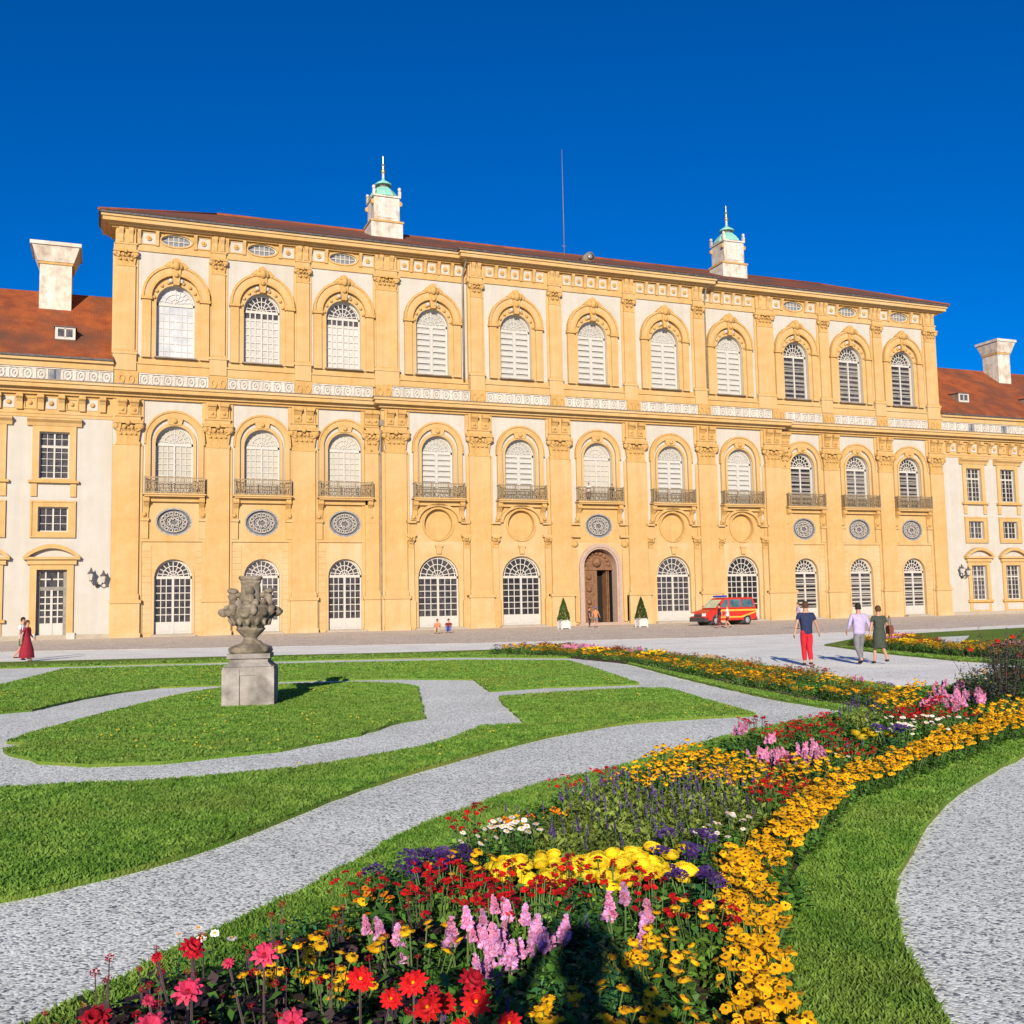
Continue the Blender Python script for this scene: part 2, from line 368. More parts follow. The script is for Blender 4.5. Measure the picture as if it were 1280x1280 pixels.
def fast_mesh(name, V, nper, mats, mi=None):
    """many separate faces of nper vertices; V is (N*nper,3)"""
    N = len(V)//nper; me = bpy.data.meshes.new(name)
    me.vertices.add(len(V)); me.vertices.foreach_set('co', np.asarray(V, np.float32).ravel())
    me.loops.add(len(V)); me.loops.foreach_set('vertex_index', np.arange(len(V), dtype=np.int32))
    me.polygons.add(N); me.polygons.foreach_set('loop_start', np.arange(0, len(V), nper, dtype=np.int32))
    for q in mats: me.materials.append(MATS[q])
    if mi is not None: me.polygons.foreach_set('material_index', np.asarray(mi, np.int32))
    me.update(calc_edges=True); return me

# ================================================================== GROUND
g = MB('forecourt'); g.face([(-600, -600, 0), (600, -600, 0), (600, 600, 0), (-600, 600, 0)])
tag(g.build('ground'), kind='structure')
slab('pavement', [(-120, -22), at(0, 815), at(145, 812), at(590, 804), at(860, 797.5), at(1190, 785.5), at(1280, 781), (120, -30), (120, .2), (-120, .2)], .0, .006, 'apron_paving')
# light coarse gravel of the garden paths round the parterre
gp = [at(*p) for p in [(-700, 850), (-300, 845), (0, 836), (300, 826), (640, 818), (755, 824), (850, 850), (1060, 893), (1075, 905), (860, 960), (560, 1060), (300, 1200), (150, 1290), (60, 1500), (-900, 1500), (-1400, 1100)]]
slab('gravel_path', gp, -.02, .008, 'gravel')
gp2 = [at(*p) for p in [(1500, 860), (1280, 925), (1190, 975), (1120, 1060), (1100, 1130), (1110, 1190), (1150, 1290), (1200, 1500), (2300, 1500), (2600, 1000)]]
slab('gravel_path', gp2, -.02, .009, 'gravel')
mat('lawn_yellow', (.5, .40, .03), .8)
def px(L): return [at(*p) for p in L]
LAWNS = []
def lawn(name, P, h=.05):
    P = dens(P, .3, .05); o = slab(name, P, -.03, h, 'lawn_grass'); LAWNS.append((P, h)); return o
verge = smooth_poly(px([(20, 1300), (60, 1280), (150, 1235), (290, 1165), (400, 1110), (480, 1062), (560, 1025), (680, 985), (760, 967), (860, 938), (950, 915), (1062, 893)]), False, 4) \
      + px([(1062, 893)]) + smooth_poly(px([(1058, 890), (1000, 881), (950, 872), (850, 848), (790, 832), (755, 823)]), False, 3) + px([(700, 823.5), (580, 822.5), (300, 828.5), (0, 836.5), (-600, 850)]) \
      + px([(-600, 842), (0, 829), (300, 821.5), (500, 817), (640, 812.5), (760, 812), (860, 822), (970, 836), (1070, 853), (1130, 863), (1200, 859), (1280, 852), (1500, 840)]) \
      + smooth_poly(px([(1500, 862), (1390, 895), (1280, 948), (1200, 995), (1150, 1050), (1122, 1120), (1130, 1180), (1180, 1280), (1260, 1420)]), False, 4) + [at(400, 1700), at(-150, 1450)]
lawn('lawn', verge)
lawn('lawn', px([(78, 838), (200, 834.5), (580, 827), (710, 827.5), (740, 836), (800, 857), (680, 861), (612, 866), (592, 851), (500, 850), (350, 853), (278, 858), (200, 861), (150, 867), (100, 876), (40, 890), (0, 893.5), (-200, 900), (-400, 880), (-200, 872), (0, 858), (40, 848)]))
lawn('lawn', px([(8, 931), (40, 919), (130, 895), (200, 877), (240, 868), (280, 862), (350, 858), (440, 855), (500, 857), (521, 861), (527, 880), (531, 900), (500, 905), (450, 921), (350, 941), (200, 957), (110, 960.5), (50, 956), (10, 946), (3, 941), (34, 935), (30, 932)]))
lawn('lawn', smooth_poly(px([(-500, 985), (-200, 990), (0, 990), (100, 985), (170, 983), (300, 972), (400, 961), (500, 943), (560, 930)]), False, 3) + px([(600, 911.5), (658, 908.5), (640, 892), (622, 874), (700, 868), (800, 863), (835, 863), (890, 880), (945, 896)]) + smooth_poly(px([(945, 896), (800, 905), (700, 921), (600, 945), (450, 990), (350, 1030), (230, 1075), (100, 1110), (0, 1131), (-200, 1165), (-600, 1200)]), False, 3))
lawn('lawn', px([(1030, 807), (1060, 801), (1120, 794), (1200, 789.5), (1280, 785.5), (1500, 776), (1900, 770), (1900, 860), (1500, 852), (1280, 832), (1200, 827), (1100, 817)]))
slab('gravel_path', px([(1163, 805), (1172, 798), (1212, 796), (1208, 800), (1200, 805)]), .045, .056, 'gravel')

def grass(P, h, dmax, dens0, name_label):
    P2 = np.array(P); x0, y0 = P2.min(0); x1, y1 = P2.max(0)
    x0 = max(x0, CAM[0]-dmax); x1 = min(x1, CAM[0]+dmax); y0 = max(y0, CAM[1]+1.5); y1 = min(y1, CAM[1]+dmax)
    if x1 <= x0 or y1 <= y0: return None
    N = int((x1-x0)*(y1-y0)*dens0); X = RNG.uniform(x0, x1, N); Y = RNG.uniform(y0, y1, N)
    D = np.hypot(X-CAM[0], Y-CAM[1])
    dx = X-CAM[0]; dy = Y-CAM[1]; zf = dx*_F[0]+dy*_F[1]; xr = dx*_R0[0]+dy*_R0[1]
    k = (D < dmax) & (zf > 3) & (np.abs(xr) < zf*.56+.5) & (RNG.random(N) < np.clip((5.5/np.maximum(D, .1))**1.45*np.clip((44-D)/20, 0, 1), 0, 1))
    X, Y, D = X[k], Y[k], D[k]; k = inside(X, Y, P); X, Y, D = X[k], Y[k], D[k]
    n = len(X)
    if not n: return None
    a = RNG.uniform(0, 2*PI, n); w = (.0042+.0011*D)*RNG.uniform(.7, 1.3, n); H = RNG.uniform(.012, .032, n)*(1+.01*D)
    lean = RNG.normal(0, .022, (n, 2))
    V = np.zeros((n, 3, 3)); V[:, 0] = np.c_[X-np.cos(a)*w, Y-np.sin(a)*w, np.full(n, h)]; V[:, 1] = np.c_[X+np.cos(a)*w, Y+np.sin(a)*w, np.full(n, h)]
    V[:, 2] = np.c_[X+lean[:, 0], Y+lean[:, 1], h+H]
    return V
VV = [grass(P, h, 42, 7000, '') for P, h in LAWNS]
VV = np.concatenate([v for v in VV if v is not None])
print('grass blades', len(VV))
tag(link('grass', fast_mesh('grass', VV.reshape(-1, 3), 3, ['grass_blade'])), 'short green grass blades standing on the garden lawns and along the bed edges', 'grass', kind='stuff')

YF = []
for P, h in LAWNS[1:4]:
    A = np.array(P); x0, y0 = A.min(0); x1, y1 = A.max(0); n = int(min(9000, (x1-x0)*(y1-y0)*3)); X = RNG.uniform(x0, x1, n); Y = RNG.uniform(y0, y1, n); k = inside(X, Y, P) & (np.hypot(X-CAM[0], Y-CAM[1]) < 35) & (np.sin(X*.9)+np.cos(Y*.7+X*.3) > .2); X, Y = X[k], Y[k]
    for x, y in zip(X, Y):
        s = .018; z = h+.05; YF += [(x-s, y, z), (x, y-s, z-.008), (x+s, y, z), (x, y+s, z+.012)]
tag(link('lawn_flowers', fast_mesh('lawn_flowers', np.array(YF), 4, ['lawn_yellow'])), 'tiny yellow flowers scattered through the lawns', 'flowers', kind='stuff')

# ================================================================== PALACE
BAYS = [-37.55, -30.6, -23.65, -15.6, -7.8, 0, 7.8, 15.6, 23.65, 30.6, 37.55]
pal = empty('palace', (0, 0, 0)); tag(pal, 'yellow and white baroque palace with rows of arched windows and a long tiled roof', 'palace')
LB = [-42.25, -34.2, -27.2, -20.4, -11.75, -3.95, 3.95, 11.75, 20.4, 27.2, 34.2, 42.25]
def ly(i): return -.8 if 3 <= i <= 7 else 0.0       # lower storeys
def uy(i): return -.35 if 4 <= i <= 6 else .25      # upper storey
UB = [-42.25, -34.2, -27.2, -19.9, -12.3, -3.85, 3.85, 12.3, 19.9, 27.2, 34.2, 42.25]
w = MB('rustic_plaster', 'white_plaster', 'yellow_plaster')
for i, cx in enumerate(BAYS):
    x0, x1, y = LB[i], LB[i+1], ly(i)
    w.use('rustic_plaster')
    big = i in (3, 4, 6, 7); portal = i == 5
    if portal: panel(w, x0, x1, 0, 7.6, y, op_arch(cx, 1.85, .2, 5.35), 1.1)
    elif big: panel(w, x0, x1, 0, 7.6, y, op_arch(cx, 1.85, .2, 4.5), .55)
    else: panel(w, x0, x1, 0, 7.6, y, op_arch(cx, 1.45, .2, 4.7), .5)
    w.use('yellow_plaster')
    a, b = cx-2.35, cx+2.35
    if big: panel(w, a, b, 7.6, 10.95, y, op_ell(cx, 9.15, 1.28, 1.32), .45)
    else: panel(w, a, b, 7.6, 10.95, y, op_ell(cx, 9.15, 1.4, 1.13), .3)
    panel(w, x0, a, 7.6, 9.35, y); panel(w, b, x1, 7.6, 9.35, y)
    w.use('white_plaster')
    panel(w, x0, a, 9.35, 10.95, y); panel(w, b, x1, 9.35, 10.95, y)
    panel(w, x0, x1, 10.95, 19.1, y, op_arch(cx, 1.45, 11.45, 15.45), .55)
    w.use('yellow_plaster'); panel(w, x0, x1, 19.1, 21.2, y)
for i, cx in enumerate(BAYS):
    w.use('yellow_plaster'); panel(w, UB[i], UB[i+1], 21.0, 22.5, uy(i))
    w.use('white_plaster'); panel(w, UB[i], UB[i+1], 22.5, 31.3, uy(i), op_arch(cx, 1.5, 22.6, 27.1), .55)
    w.use('yellow_plaster')
    if i in (0, 1, 2, 8, 9, 10): panel(w, UB[i], UB[i+1], 31.3, 33.3, uy(i), op_ell(cx, 32.42, 1.2, .5), .35)
    else: panel(w, UB[i], UB[i+1], 31.3, 33.3, uy(i))
w.use('yellow_plaster')
for s_ in (-1, 1):                                  # returns, flanks and back
    x = s_*20.4; w.face([(x, 0, 0), (x, -.8, 0), (x, -.8, 20), (x, 0, 20)])
    x = s_*12.3; w.face([(x, .25, 21), (x, -.35, 21), (x, -.35, 33.3), (x, .25, 33.3)])
    x = s_*42.25
    w.face([(x, 0, 0), (x, 0, 22.5), (x, 16, 22.5), (x, 16, 0)]); w.face([(x, .25, 22.5), (x, 16, 22.5), (x, 16, 33.3), (x, .25, 33.3)])
w.face([(-42.25, 16, 0), (42.25, 16, 0), (42.25, 16, 33.3), (-42.25, 16, 33.3)])
w.face([(-42.25, 0, 21.19), (42.25, 0, 21.19), (42.25, .3, 21.19), (-42.25, .3, 21.19)]); w.face([(-20.4, -.8, 21.2), (20.4, -.8, 21.2), (20.4, .3, 21.2), (-20.4, .3, 21.2)])
w.build('wall', pal)

# --- cornices
def cornice(name, steps, x0, x1, y, parent, back=2.0, ends=(1, 1)):
    mb = MB('yellow_plaster')
    for p, z0, z1, m in steps:
        mb.use(m); mb.box(x0-p*ends[0], x1+p*ends[1], y-p, y+back, z0, z1)
    return mb.build(name, parent)
LOWC = [(.25, 18.95, 19.15, 'ochre_ornament'), (.5, 19.15, 19.4, 'yellow_plaster'), (.95, 19.4, 19.72, 'yellow_plaster'), (1.08, 19.72, 19.93, 'rustic_plaster'), (1.15, 19.93, 20.0, 'zinc')]
cornice('cornice', LOWC, -42.25, -20.4, 0, pal, 1.5, (0, 0)); cornice('cornice', LOWC, 20.4, 42.25, 0, pal, 1.5, (0, 0))
cornice('cornice', [(p+.002, a+.001, b+.001, m) for p, a, b, m in LOWC], -20.4, 20.4, -.8, pal, 1.5)
UPC = [(.12, 31.3, 31.75, 'yellow_plaster'), (.3, 33.0, 33.15, 'ochre_ornament'), (.6, 33.15, 33.3, 'yellow_plaster'), (1.0, 33.3, 33.62, 'yellow_plaster'), (1.12, 33.62, 33.82, 'rustic_plaster'), (1.25, 33.82, 34.0, 'dark_metal')]
c_ = MB('yellow_plaster')
for p, z0, z1, m in UPC:
    c_.use(m); c_.box(-42.25-p, 42.25+p, .25-p, 3.0, z0, z1); c_.box(-42.25-.03, 42.25+.03, 3.0, 16+p, z0+.001, z1-.001); c_.box(-12.3-p, 12.3+p, -.35-p, .3, z0+.002, z1+.002)
c_.build('cornice', pal)

# --- relief band over the lower cornice
def relief_unit():
    mb = MB('white_stucco')
    mb.strip(ell(0, 0, .17, .26, 10), ell(0, 0, .27, .38, 10), -.07, 0, True)
    mb.ball((0, -.03, 0), .09, 5)
    for s in (-1, 1):
        mb.box(s*.42-.05, s*.42+.05, -.07, 0, -.42, .42)
        mb.prism([(s*.2, .3), (s*.36, .44), (s*.36, .30)], -.05, 0); mb.prism([(s*.2, -.3), (s*.36, -.44), (s*.36, -.30)], -.05, 0)
    return mb
RU = relief_unit()
def band(x0, x1, y, parent, white='white_stucco'):
    mb = MB('relief_back'); mb.box(x0, x1, y-.06, y+.05, 20.12, 21.12)
    mb.use('white_stucco'); mb.box(x0, x1, y-.16, y, 20.0, 20.14); mb.box(x0, x1, y-.16, y, 21.02, 21.12)
    n = max(1, round((x1-x0)/.95)); st = (x1-x0)/n
    for k in range(n):
        cx = x0+st*(k+.5); mb.add(RU, lambda p, cx=cx: (cx+p[0]*st/.95, y-.06+p[1], 20.58+p[2]))
    return mb.build('relief_panel', parent)
for i in range(11):
    a = .75 if i not in (0,) else 1.9
    b = .75 if i != 10 else 1.9
    band(LB[i]+a, LB[i+1]-b, ly(i), pal)
lg = MB('yellow_plaster')
def ledge(x0, x1, y):
    lg.use('ochre_ornament'); lg.box(x0, x1, y-.34, y+.02, 21.12, 21.26)
    lg.use('yellow_plaster'); lg.box(x0, x1, y-.18, y+.02, 21.26, 21.9); lg.box(x0, x1, y-.28, y+.02, 21.9, 22.05)
ledge(-42.25, -12.3, .25); ledge(12.3, 42.25, .25); ledge(-12.3, 12.3, -.35)
lg.use('ochre_ornament'); lg.box(-20.4, 20.4, -1.05, -.3, 21.12, 21.22); lg.box(-42.25, -20.4, -.2, .25, 21.12, 21.22); lg.box(20.4, 42.25, -.2, .25, 21.12, 21.22)
for i, x in enumerate(LB):                          # blocks in the band over each pilaster
    y = -.8 if 3 <= i <= 8 else 0
    hw = .72 if i not in (0, 11) else .9
    xx = x+(.95 if i == 0 else -.95 if i == 11 else 0)
    lg.use('ochre_ornament'); lg.box(xx-hw, xx+hw, y-.24, y+.02, 20.0, 21.12)
    for s in (-1, 1):
        lg.use('ochre_ornament'); lg.strip(ell(xx+s*.36, 20.55, .14, .26, 10), ell(xx+s*.36, 20.55, .26, .40, 10), y-.32, y-.23, True)
lg.build('band_moulding', pal)

# --- capitals and pilasters
def capital(wd, h, d=.3):
    """composite capital, bottom at z=0, wall plane y=0"""
    mb = MB('ochre_ornament'); hw = wd/2
    mb.box(-hw-.02, hw+.02, -d-.04, 0, 0, .09*h)
    mb.prism([(-hw*.92, .09*h), (hw*.92, .09*h), (hw*1.12, .8*h), (-hw*1.12, .8*h)], -d-.02, 0)
    mb.box(-hw*1.28, hw*1.28, -d-.22, 0, .86*h, h)
    n = max(2, int(round(wd/.5)))
    for row, (z0, z1, out) in enumerate(((.09, .42, .10), (.30, .66, .16))):
        m = n+(row % 2)
        for k in range(m):
            x = -hw*.85+(2*hw*.85)*(k+.5)/m; q = hw*.8/m
            mb.face([(x-q*.7, -d-.03, z0*h), (x+q*.7, -d-.03, z0*h), (x+q, -d-.05, z1*h*.8), (x-q, -d-.05, z1*h*.8)])
            mb.face([(x-q, -d-.05, z1*h*.8), (x+q, -d-.05, z1*h*.8), (x+q*.6, -d-.06-out, z1*h), (x-q*.6, -d-.06-out, z1*h)])
            mb.ball((x, -d-.05-out, z1*h-.02), q*.55, 5)
    for s in (-1, 1):
        mb.lathe([(.02, -.1), (.13*h, -.08), (.13*h, .16), (.02, .18)], (s*hw*1.08, -d-.08, .74*h), 10, axis='y'); mb.prism([(s*hw*.7, .5*h), (s*hw*1.15, .62*h), (s*hw*1.1, .84*h), (s*hw*.6, .84*h)], -d-.16, -d)
        mb.ball((s*hw*.3, -d-.12, .72*h), .09*h, 5)
    mb.ball((0, -d-.2, .88*h), .12*h, 5)
    return mb
def pilaster_low(wd, side=0):
    mb = MB('yellow_plaster'); hw = wd/2
    mb.use('rustic_plaster'); mb.box(-hw-.32, hw+.32, -.14, 0, 0, 2.75); mb.box(-hw-.14, hw+.14, -.42, 0, .0, 2.7)
    mb.box(-hw-.2, hw+.2, -.50, 0, 0, .35)
    mb.use('yellow_plaster'); mb.box(-hw-.36, hw+.36, -.2, 0, 2.7, 2.92); mb.box(-hw-.24, hw+.24, -.52, 0, 2.68, 2.95)
    mb.box(-hw-.26, hw+.26, -.1, 0, 2.92, 15.3)
    mb.prof([(0, 2.95), (-.44, 2.95), (-.44, 3.1), (-.34, 3.35), (-.3, 3.4), (0, 3.4)], -hw-.06, hw+.06)
    mb.box(-hw, hw, -.3, 0, 3.4, 15.3)
    mb.use('ochre_ornament'); mb.box(-hw-.04, hw+.04, -.34, 0, 15.22, 15.34)
    mb.use('yellow_plaster'); mb.box(-hw-.3, hw+.3, -.12, 0, 17.2, 18.95)
    mb.box(-hw-.06, hw+.06, -.34, 0, 17.2, 17.55); mb.box(-hw-.02, hw+.02, -.30, 0, 17.55, 18.95)
    mb.use('ochre_ornament'); mb.box(-hw-.12, hw+.12, -.42, 0, 17.5, 17.62)
    for s in (-1, 1):
        x = s*hw*.52
        mb.prof([(0, 17.7), (-.38, 17.7), (-.46, 18.0), (-.42, 18.25), (-.62, 18.55), (-.72, 18.95), (0, 18.95)], x-.3, x+.3)
        mb.lathe([(.02, -.34), (.17, -.34), (.17, .34), (.02, .34)], (x, -.62, 18.72), 8, axis='x')
        mb.ball((x, -.45, 18.05), .15, 5)
    return mb
def pilaster_up(wd):
    mb = MB('yellow_plaster'); hw = wd/2
    mb.box(-hw-.14, hw+.14, -.34, 0, 21.3, 22.7); mb.box(-hw-.22, hw+.22, -.40, 0, 22.62, 22.82)
    mb.box(-hw-.22, hw+.22, -.08, 0, 22.5, 30.9)
    mb.box(-hw, hw, -.25, 0, 22.82, 29.85)
    mb.use('ochre_ornament'); mb.box(-hw-.08, hw+.08, -.34, 0, 22.82, 22.98)
    mb.use('yellow_plaster'); mb.box(-hw-.04, hw+.04, -.3, 0, 31.2, 31.7); mb.box(-hw-.1, hw+.1, -.36, 0, 31.66, 31.8); mb.box(-hw, hw, -.22, 0, 31.8, 33.0)
    for s in (-1, 1):
        x = s*hw*.5
        mb.prof([(0, 31.85), (-.30, 31.85), (-.36, 32.2), (-.34, 32.5), (-.5, 32.8), (-.55, 33.0), (0, 33.0)], x-.17, x+.17)
    return mb
cache = {}
def place_pilaster(kind, x, y, wd, capz, caph, capd):
    k = (kind, wd)
    if k not in cache:
        cache[k] = ((pilaster_low if kind == 'low' else pilaster_up)(wd).mesh('pilaster'), capital(wd, caph, capd).mesh('capital'))
    p = link('pilaster', cache[k][0], pal, (x, y, 0)); link('capital', cache[k][1], p, (0, 0, capz))
for x, y, wd in [(-41.1, 0, 1.75), (-34.2, 0, 1.85), (-27.2, 0, 1.95), (-19.42, -.8, 1.9), (-11.75, -.8, 1.95), (-3.95, -.8, 1.95), (3.95, -.8, 1.95), (11.75, -.8, 1.95), (19.42, -.8, 1.9), (27.2, 0, 1.95), (34.2, 0, 1.85), (41.1, 0, 1.75)]:
    place_pilaster('low', x, y, wd, 15.34, 1.86, .3)
for s in (-1, 1):
    place_pilaster('low', s*21.35, 0, 1.2, 15.34, 1.86, .3)
for x, y, wd in [(-41.45, .25, 1.5), (-34.2, .25, 1.1), (-27.2, .25, 1.1), (-19.85, .25, 1.9), (-11.65, -.35, 1.1), (-3.9, -.35, 1.1), (3.9, -.35, 1.1), (11.65, -.35, 1.1), (19.85, .25, 1.9), (27.2, .25, 1.1), (34.2, .25, 1.1), (41.45, .25, 1.5)]:
    place_pilaster('up', x, y, wd, 29.85, 1.35, .25)

# --- upper frieze: brackets and white panels with rosettes
def frieze_panel(mb, cx, y, hw=.42):
    mb.use('white_plaster'); mb.box(cx-hw, cx+hw, y-.04, y, 31.98, 32.86)
    mb.use('yellow_plaster'); mb.strip(arch_rect(cx, hw, 31.98, 32.86), arch_rect(cx, hw+.08, 31.9, 32.94), y-.08, y, True)
    mb.use('ochre_ornament'); mb.lathe([(.22, 0), (.20, .06), (.02, .1)], (cx, y-.04-.1, 32.42), 8, axis='y'); mb.ball((cx, y-.12, 32.42), .12, 5)
def arch_rect(cx, hw, z0, z1): return [(cx-hw, z0), (cx+hw, z0), (cx+hw, z1), (cx-hw, z1)]
def bracket(mb, x, y):
    mb.use('yellow_plaster'); mb.prof([(y, 31.85), (y-.12, 31.85), (y-.16, 32.3), (y-.4, 32.85), (y-.42, 33.0), (y, 33.0)], x-.13, x+.13)
fz = MB('yellow_plaster')
UPX = [-41.45, -34.2, -27.2, -19.85, -11.65, -3.9, 3.9, 11.65, 19.85, 27.2, 34.2, 41.45]
for i, cx in enumerate(BAYS):
    y = uy(i); a = UPX[i]+(.95 if i in (0, 3, 8) or i == 3 else .65)+.1; b = UPX[i+1]-(.65 if i+1 not in (3, 8, 11) else 1.0)-.1
    if i in (0, 1, 2, 8, 9, 10):
        for s in (-1, 1):
            frieze_panel(fz, cx+s*2.15, y, .5); bracket(fz, cx+s*1.5, y); bracket(fz, cx+s*2.9, y)
        fz.use('ochre_ornament'); fz.strip(ell(cx, 32.42, 1.2, .5), ell(cx, 32.42, 1.34, .62), y-.07, y, True)
    else:
        n = 5; st = (b-a)/n
        for k in range(n):
            frieze_panel(fz, a+st*(k+.5), y, .36)
            if k: bracket(fz, a+st*k, y)
fz.build('frieze', pal)

# --- windows
def bars(mb, x0, x1, z0, z1, nx, nz, y, t=.035, d=.05):
    for k in range(1, nx): x = x0+(x1-x0)*k/nx; mb.box(x-t, x+t, y-d, y, z0, z1)
    for k in range(1, nz): z = z0+(z1-z0)*k/nz; mb.box(x0, x1, y-d-.004, y-.004, z-t, z+t)
def fan(mb, cx, zs, r, y, t=.035, rows=3):
    for q in range(1, rows+1):
        ri = r*q/(rows+.35); n = 14
        A = [(cx-(ri-t)*math.cos(PI*k/n), zs+(ri-t)*math.sin(PI*k/n)) for k in range(n+1)]
        B = [(cx-(ri+t)*math.cos(PI*k/n), zs+(ri+t)*math.sin(PI*k/n)) for k in range(n+1)]
        mb.strip(A, B, y-.05, y)
    for q in range(1, rows+2):
        r0 = r*(q-1)/(rows+.35); r1 = min(r*q/(rows+.35), r); m = 3+q*2
        for k in range(m):
            a = PI*(k+.5)/m; ca, sa = math.cos(a), math.sin(a)
            mb.face([(cx+r0*ca-t*sa, y-.045, zs+r0*sa+t*ca), (cx+r1*ca-t*sa, y-.045, zs+r1*sa+t*ca), (cx+r1*ca+t*sa, y-.045, zs+r1*sa-t*ca), (cx+r0*ca+t*sa, y-.045, zs+r0*sa-t*ca)])
def win_meshes(kind, r, zb, zs):
    """frame mesh and pane mesh for an arched window, origin at bay centre on the wall plane"""
    y = .42; f = MB('painted_wood'); p = MB('dark_glass')
    fm = 'painted_wood'
    f.use(fm); f.strip(arch(0, r-.12, zb, zs), arch(0, r+.02, zb, zs), y-.1, y)
    f.box(-r, r, y-.10, y-.01, zs-.12, zs+.10)
    if kind == 'door':
        pz = zb+.95
        f.box(-.09, .09, y-.12, y-.012, zb, zs); f.box(-r, r, y-.08, y-.014, zb, pz)
        for s in (-1, 1):
            f.box(s*(r*.5)-(r*.32), s*(r*.5)+(r*.32), y-.1, y-.07, zb+.18, pz-.15)
        for x0, x1 in ((-r+.12, -.1), (.1, r-.12)): bars(f, x0, x1, pz, zs-.1, 3, 6, y-.02, .034)
        fan(f, 0, zs+.1, r-.1, y-.02, .034)
        p.use('dark_glass'); p.prism([(x, z) for x, z in arch(0, r, zb, zs)], y, y+.03)
    elif kind == 'slat_door':
        pz = zb+.95
        f.box(-.09, .09, y-.12, y-.012, zb, zs); f.box(-r, r, y-.08, y-.014, zb, pz)
        for x0, x1 in ((-r+.12, -.1), (.1, r-.12)):
            bars(f, x0, x1, pz, zs-.1, 1, 7, y-.02, .045)
            f.use('grey_slat')
            for k in range(9):
                z = pz+.1+k*(zs-.3-pz)/9; f.box(x0, x1, y-.018, y-.002, z, z+.14)
            f.use(fm)
        fan(f, 0, zs+.1, r-.1, y-.02, .04)
        p.use('dark_glass'); p.prism(arch(0, r, zb, zs), y, y+.03)
    elif kind == 'shutter':
        f.box(-.08, .08, y-.12, y-.012, zb, zs)
        f.use('shutter_paint')
        for x0, x1 in ((-r+.12, -.09), (.09, r-.12)):
            n = 8
            for k in range(n):
                z = zb+(zs-.15-zb)*k/n; h = (zs-.15-zb)/n
                f.prof([(y-.02, z+.06), (y-.13, z+.02), (y-.13, z+.07), (y-.02, z+h*.72)], x0, x1)
            f.box(x0, x0+.07, y-.12, y-.02, zb, zs-.12); f.box(x1-.07, x1, y-.12, y-.02, zb, zs-.12)
        f.use(fm); fan(f, 0, zs+.1, r-.1, y-.02, .035)
        p.use('shade_board'); p.prism(arch(0, r, zb, zs), y, y+.03)
    elif kind == 'blind':
        f.box(-.07, .07, y-.12, y-.012, zb, zs)
        for x0, x1 in ((-r+.12, -.08), (.08, r-.12)): bars(f, x0, x1, zb, zs-.12, 3, 8, y-.02, .03)
        fan(f, 0, zs+.1, r-.1, y-.02, .03)
        p.use('blind_cloth'); p.prism(arch(0, r, zb, zs), y, y+.03)
    elif kind == 'curtain':
        f.box(-.07, .07, y-.12, y-.012, zb, zs)
        for x0, x1 in ((-r+.12, -.08), (.08, r-.12)): bars(f, x0, x1, zb, zs-.12, 3, 7, y-.02, .05)
        fan(f, 0, zs+.1, r-.1, y-.02, .035)
        p.use('curtain_glass'); p.prism([(-r, zb), (r, zb), (r, zs-.55), (-r, zs-.55)], y, y+.03)
        p.use('dark_glass'); p.prism(arch(0, r, zs-.55, zs), y+.002, y+.03)
    elif kind == 'bright':
        for x0, x1 in ((-r+.12, -.05), (.05, r-.12)): bars(f, x0, x1, zb, zs-.12, 3, 7, y-.01, .02, .03)
        fan(f, 0, zs+.1, r-.1, y-.02, .03)
        p.use('bright_glass'); p.prism(arch(0, r, zb, zs), y, y+.03)
    elif kind == 'slats':
        f.box(-.07, .07, y-.12, y-.012, zb, zs); f.box(-r+.1, -r+.2, y-.1, y-.012, zb, zs); f.box(r-.2, r-.1, y-.1, y-.012, zb, zs)
        for x0, x1 in ((-r+.2, -.07), (.07, r-.2)):
            f.use('grey_slat')
            for k in range(9):
                z = zb+.08+k*(zs-.25-zb)/9; f.box(x0, x1, y-.05, y-.004, z, z+.2)
            f.use(fm)
            for k in range(1, 7):
                z = zb+(zs-zb)*k/7; f.box(x0, x1, y-.07, y-.05, z-.02, z+.02)
        fan(f, 0, zs+.1, r-.1, y-.02, .035)
        p.use('dark_glass'); p.prism(arch(0, r, zb, zs), y, y+.03)
    return f.mesh('frame'), p.mesh('pane')
mat('grey_slat', (0.269, 0.256, 0.237), .7, (0.192, 0.186, 0.173), 4, 3)
mat('shade_board', (0.320, 0.320, 0.301), .8, (0.397, 0.397, 0.371), 3, 3)
mat('curtain_glass', (0.397, 0.397, 0.365), .25, (0.499, 0.493, 0.448), 3, 4, spec=.6)
for n_ in ('shade_board', 'curtain_glass', 'grey_slat'): vary(n_, .75, 1.1)
WM = {}
def place_window(name, kind, r, zb, zs, cx, y, sill=None, label=None):
    k = (kind, r, zb, zs)
    if k not in WM: WM[k] = win_meshes(kind, r, zb, zs)
    o = empty(name, (cx, y, 0), parent=pal)
    link('frame', WM[k][0], o); link('pane', WM[k][1], o)
    if sill:
        kk = ('sill', sill, r, zb)
        if kk not in WM:
            s = MB('zinc'); s.box(-r-.15, r+.15, -.35, .45, zb-.1, zb-.002); WM[kk] = s.mesh('sill')
        link('sill', WM[kk], o)
    if label: o['label'] = label
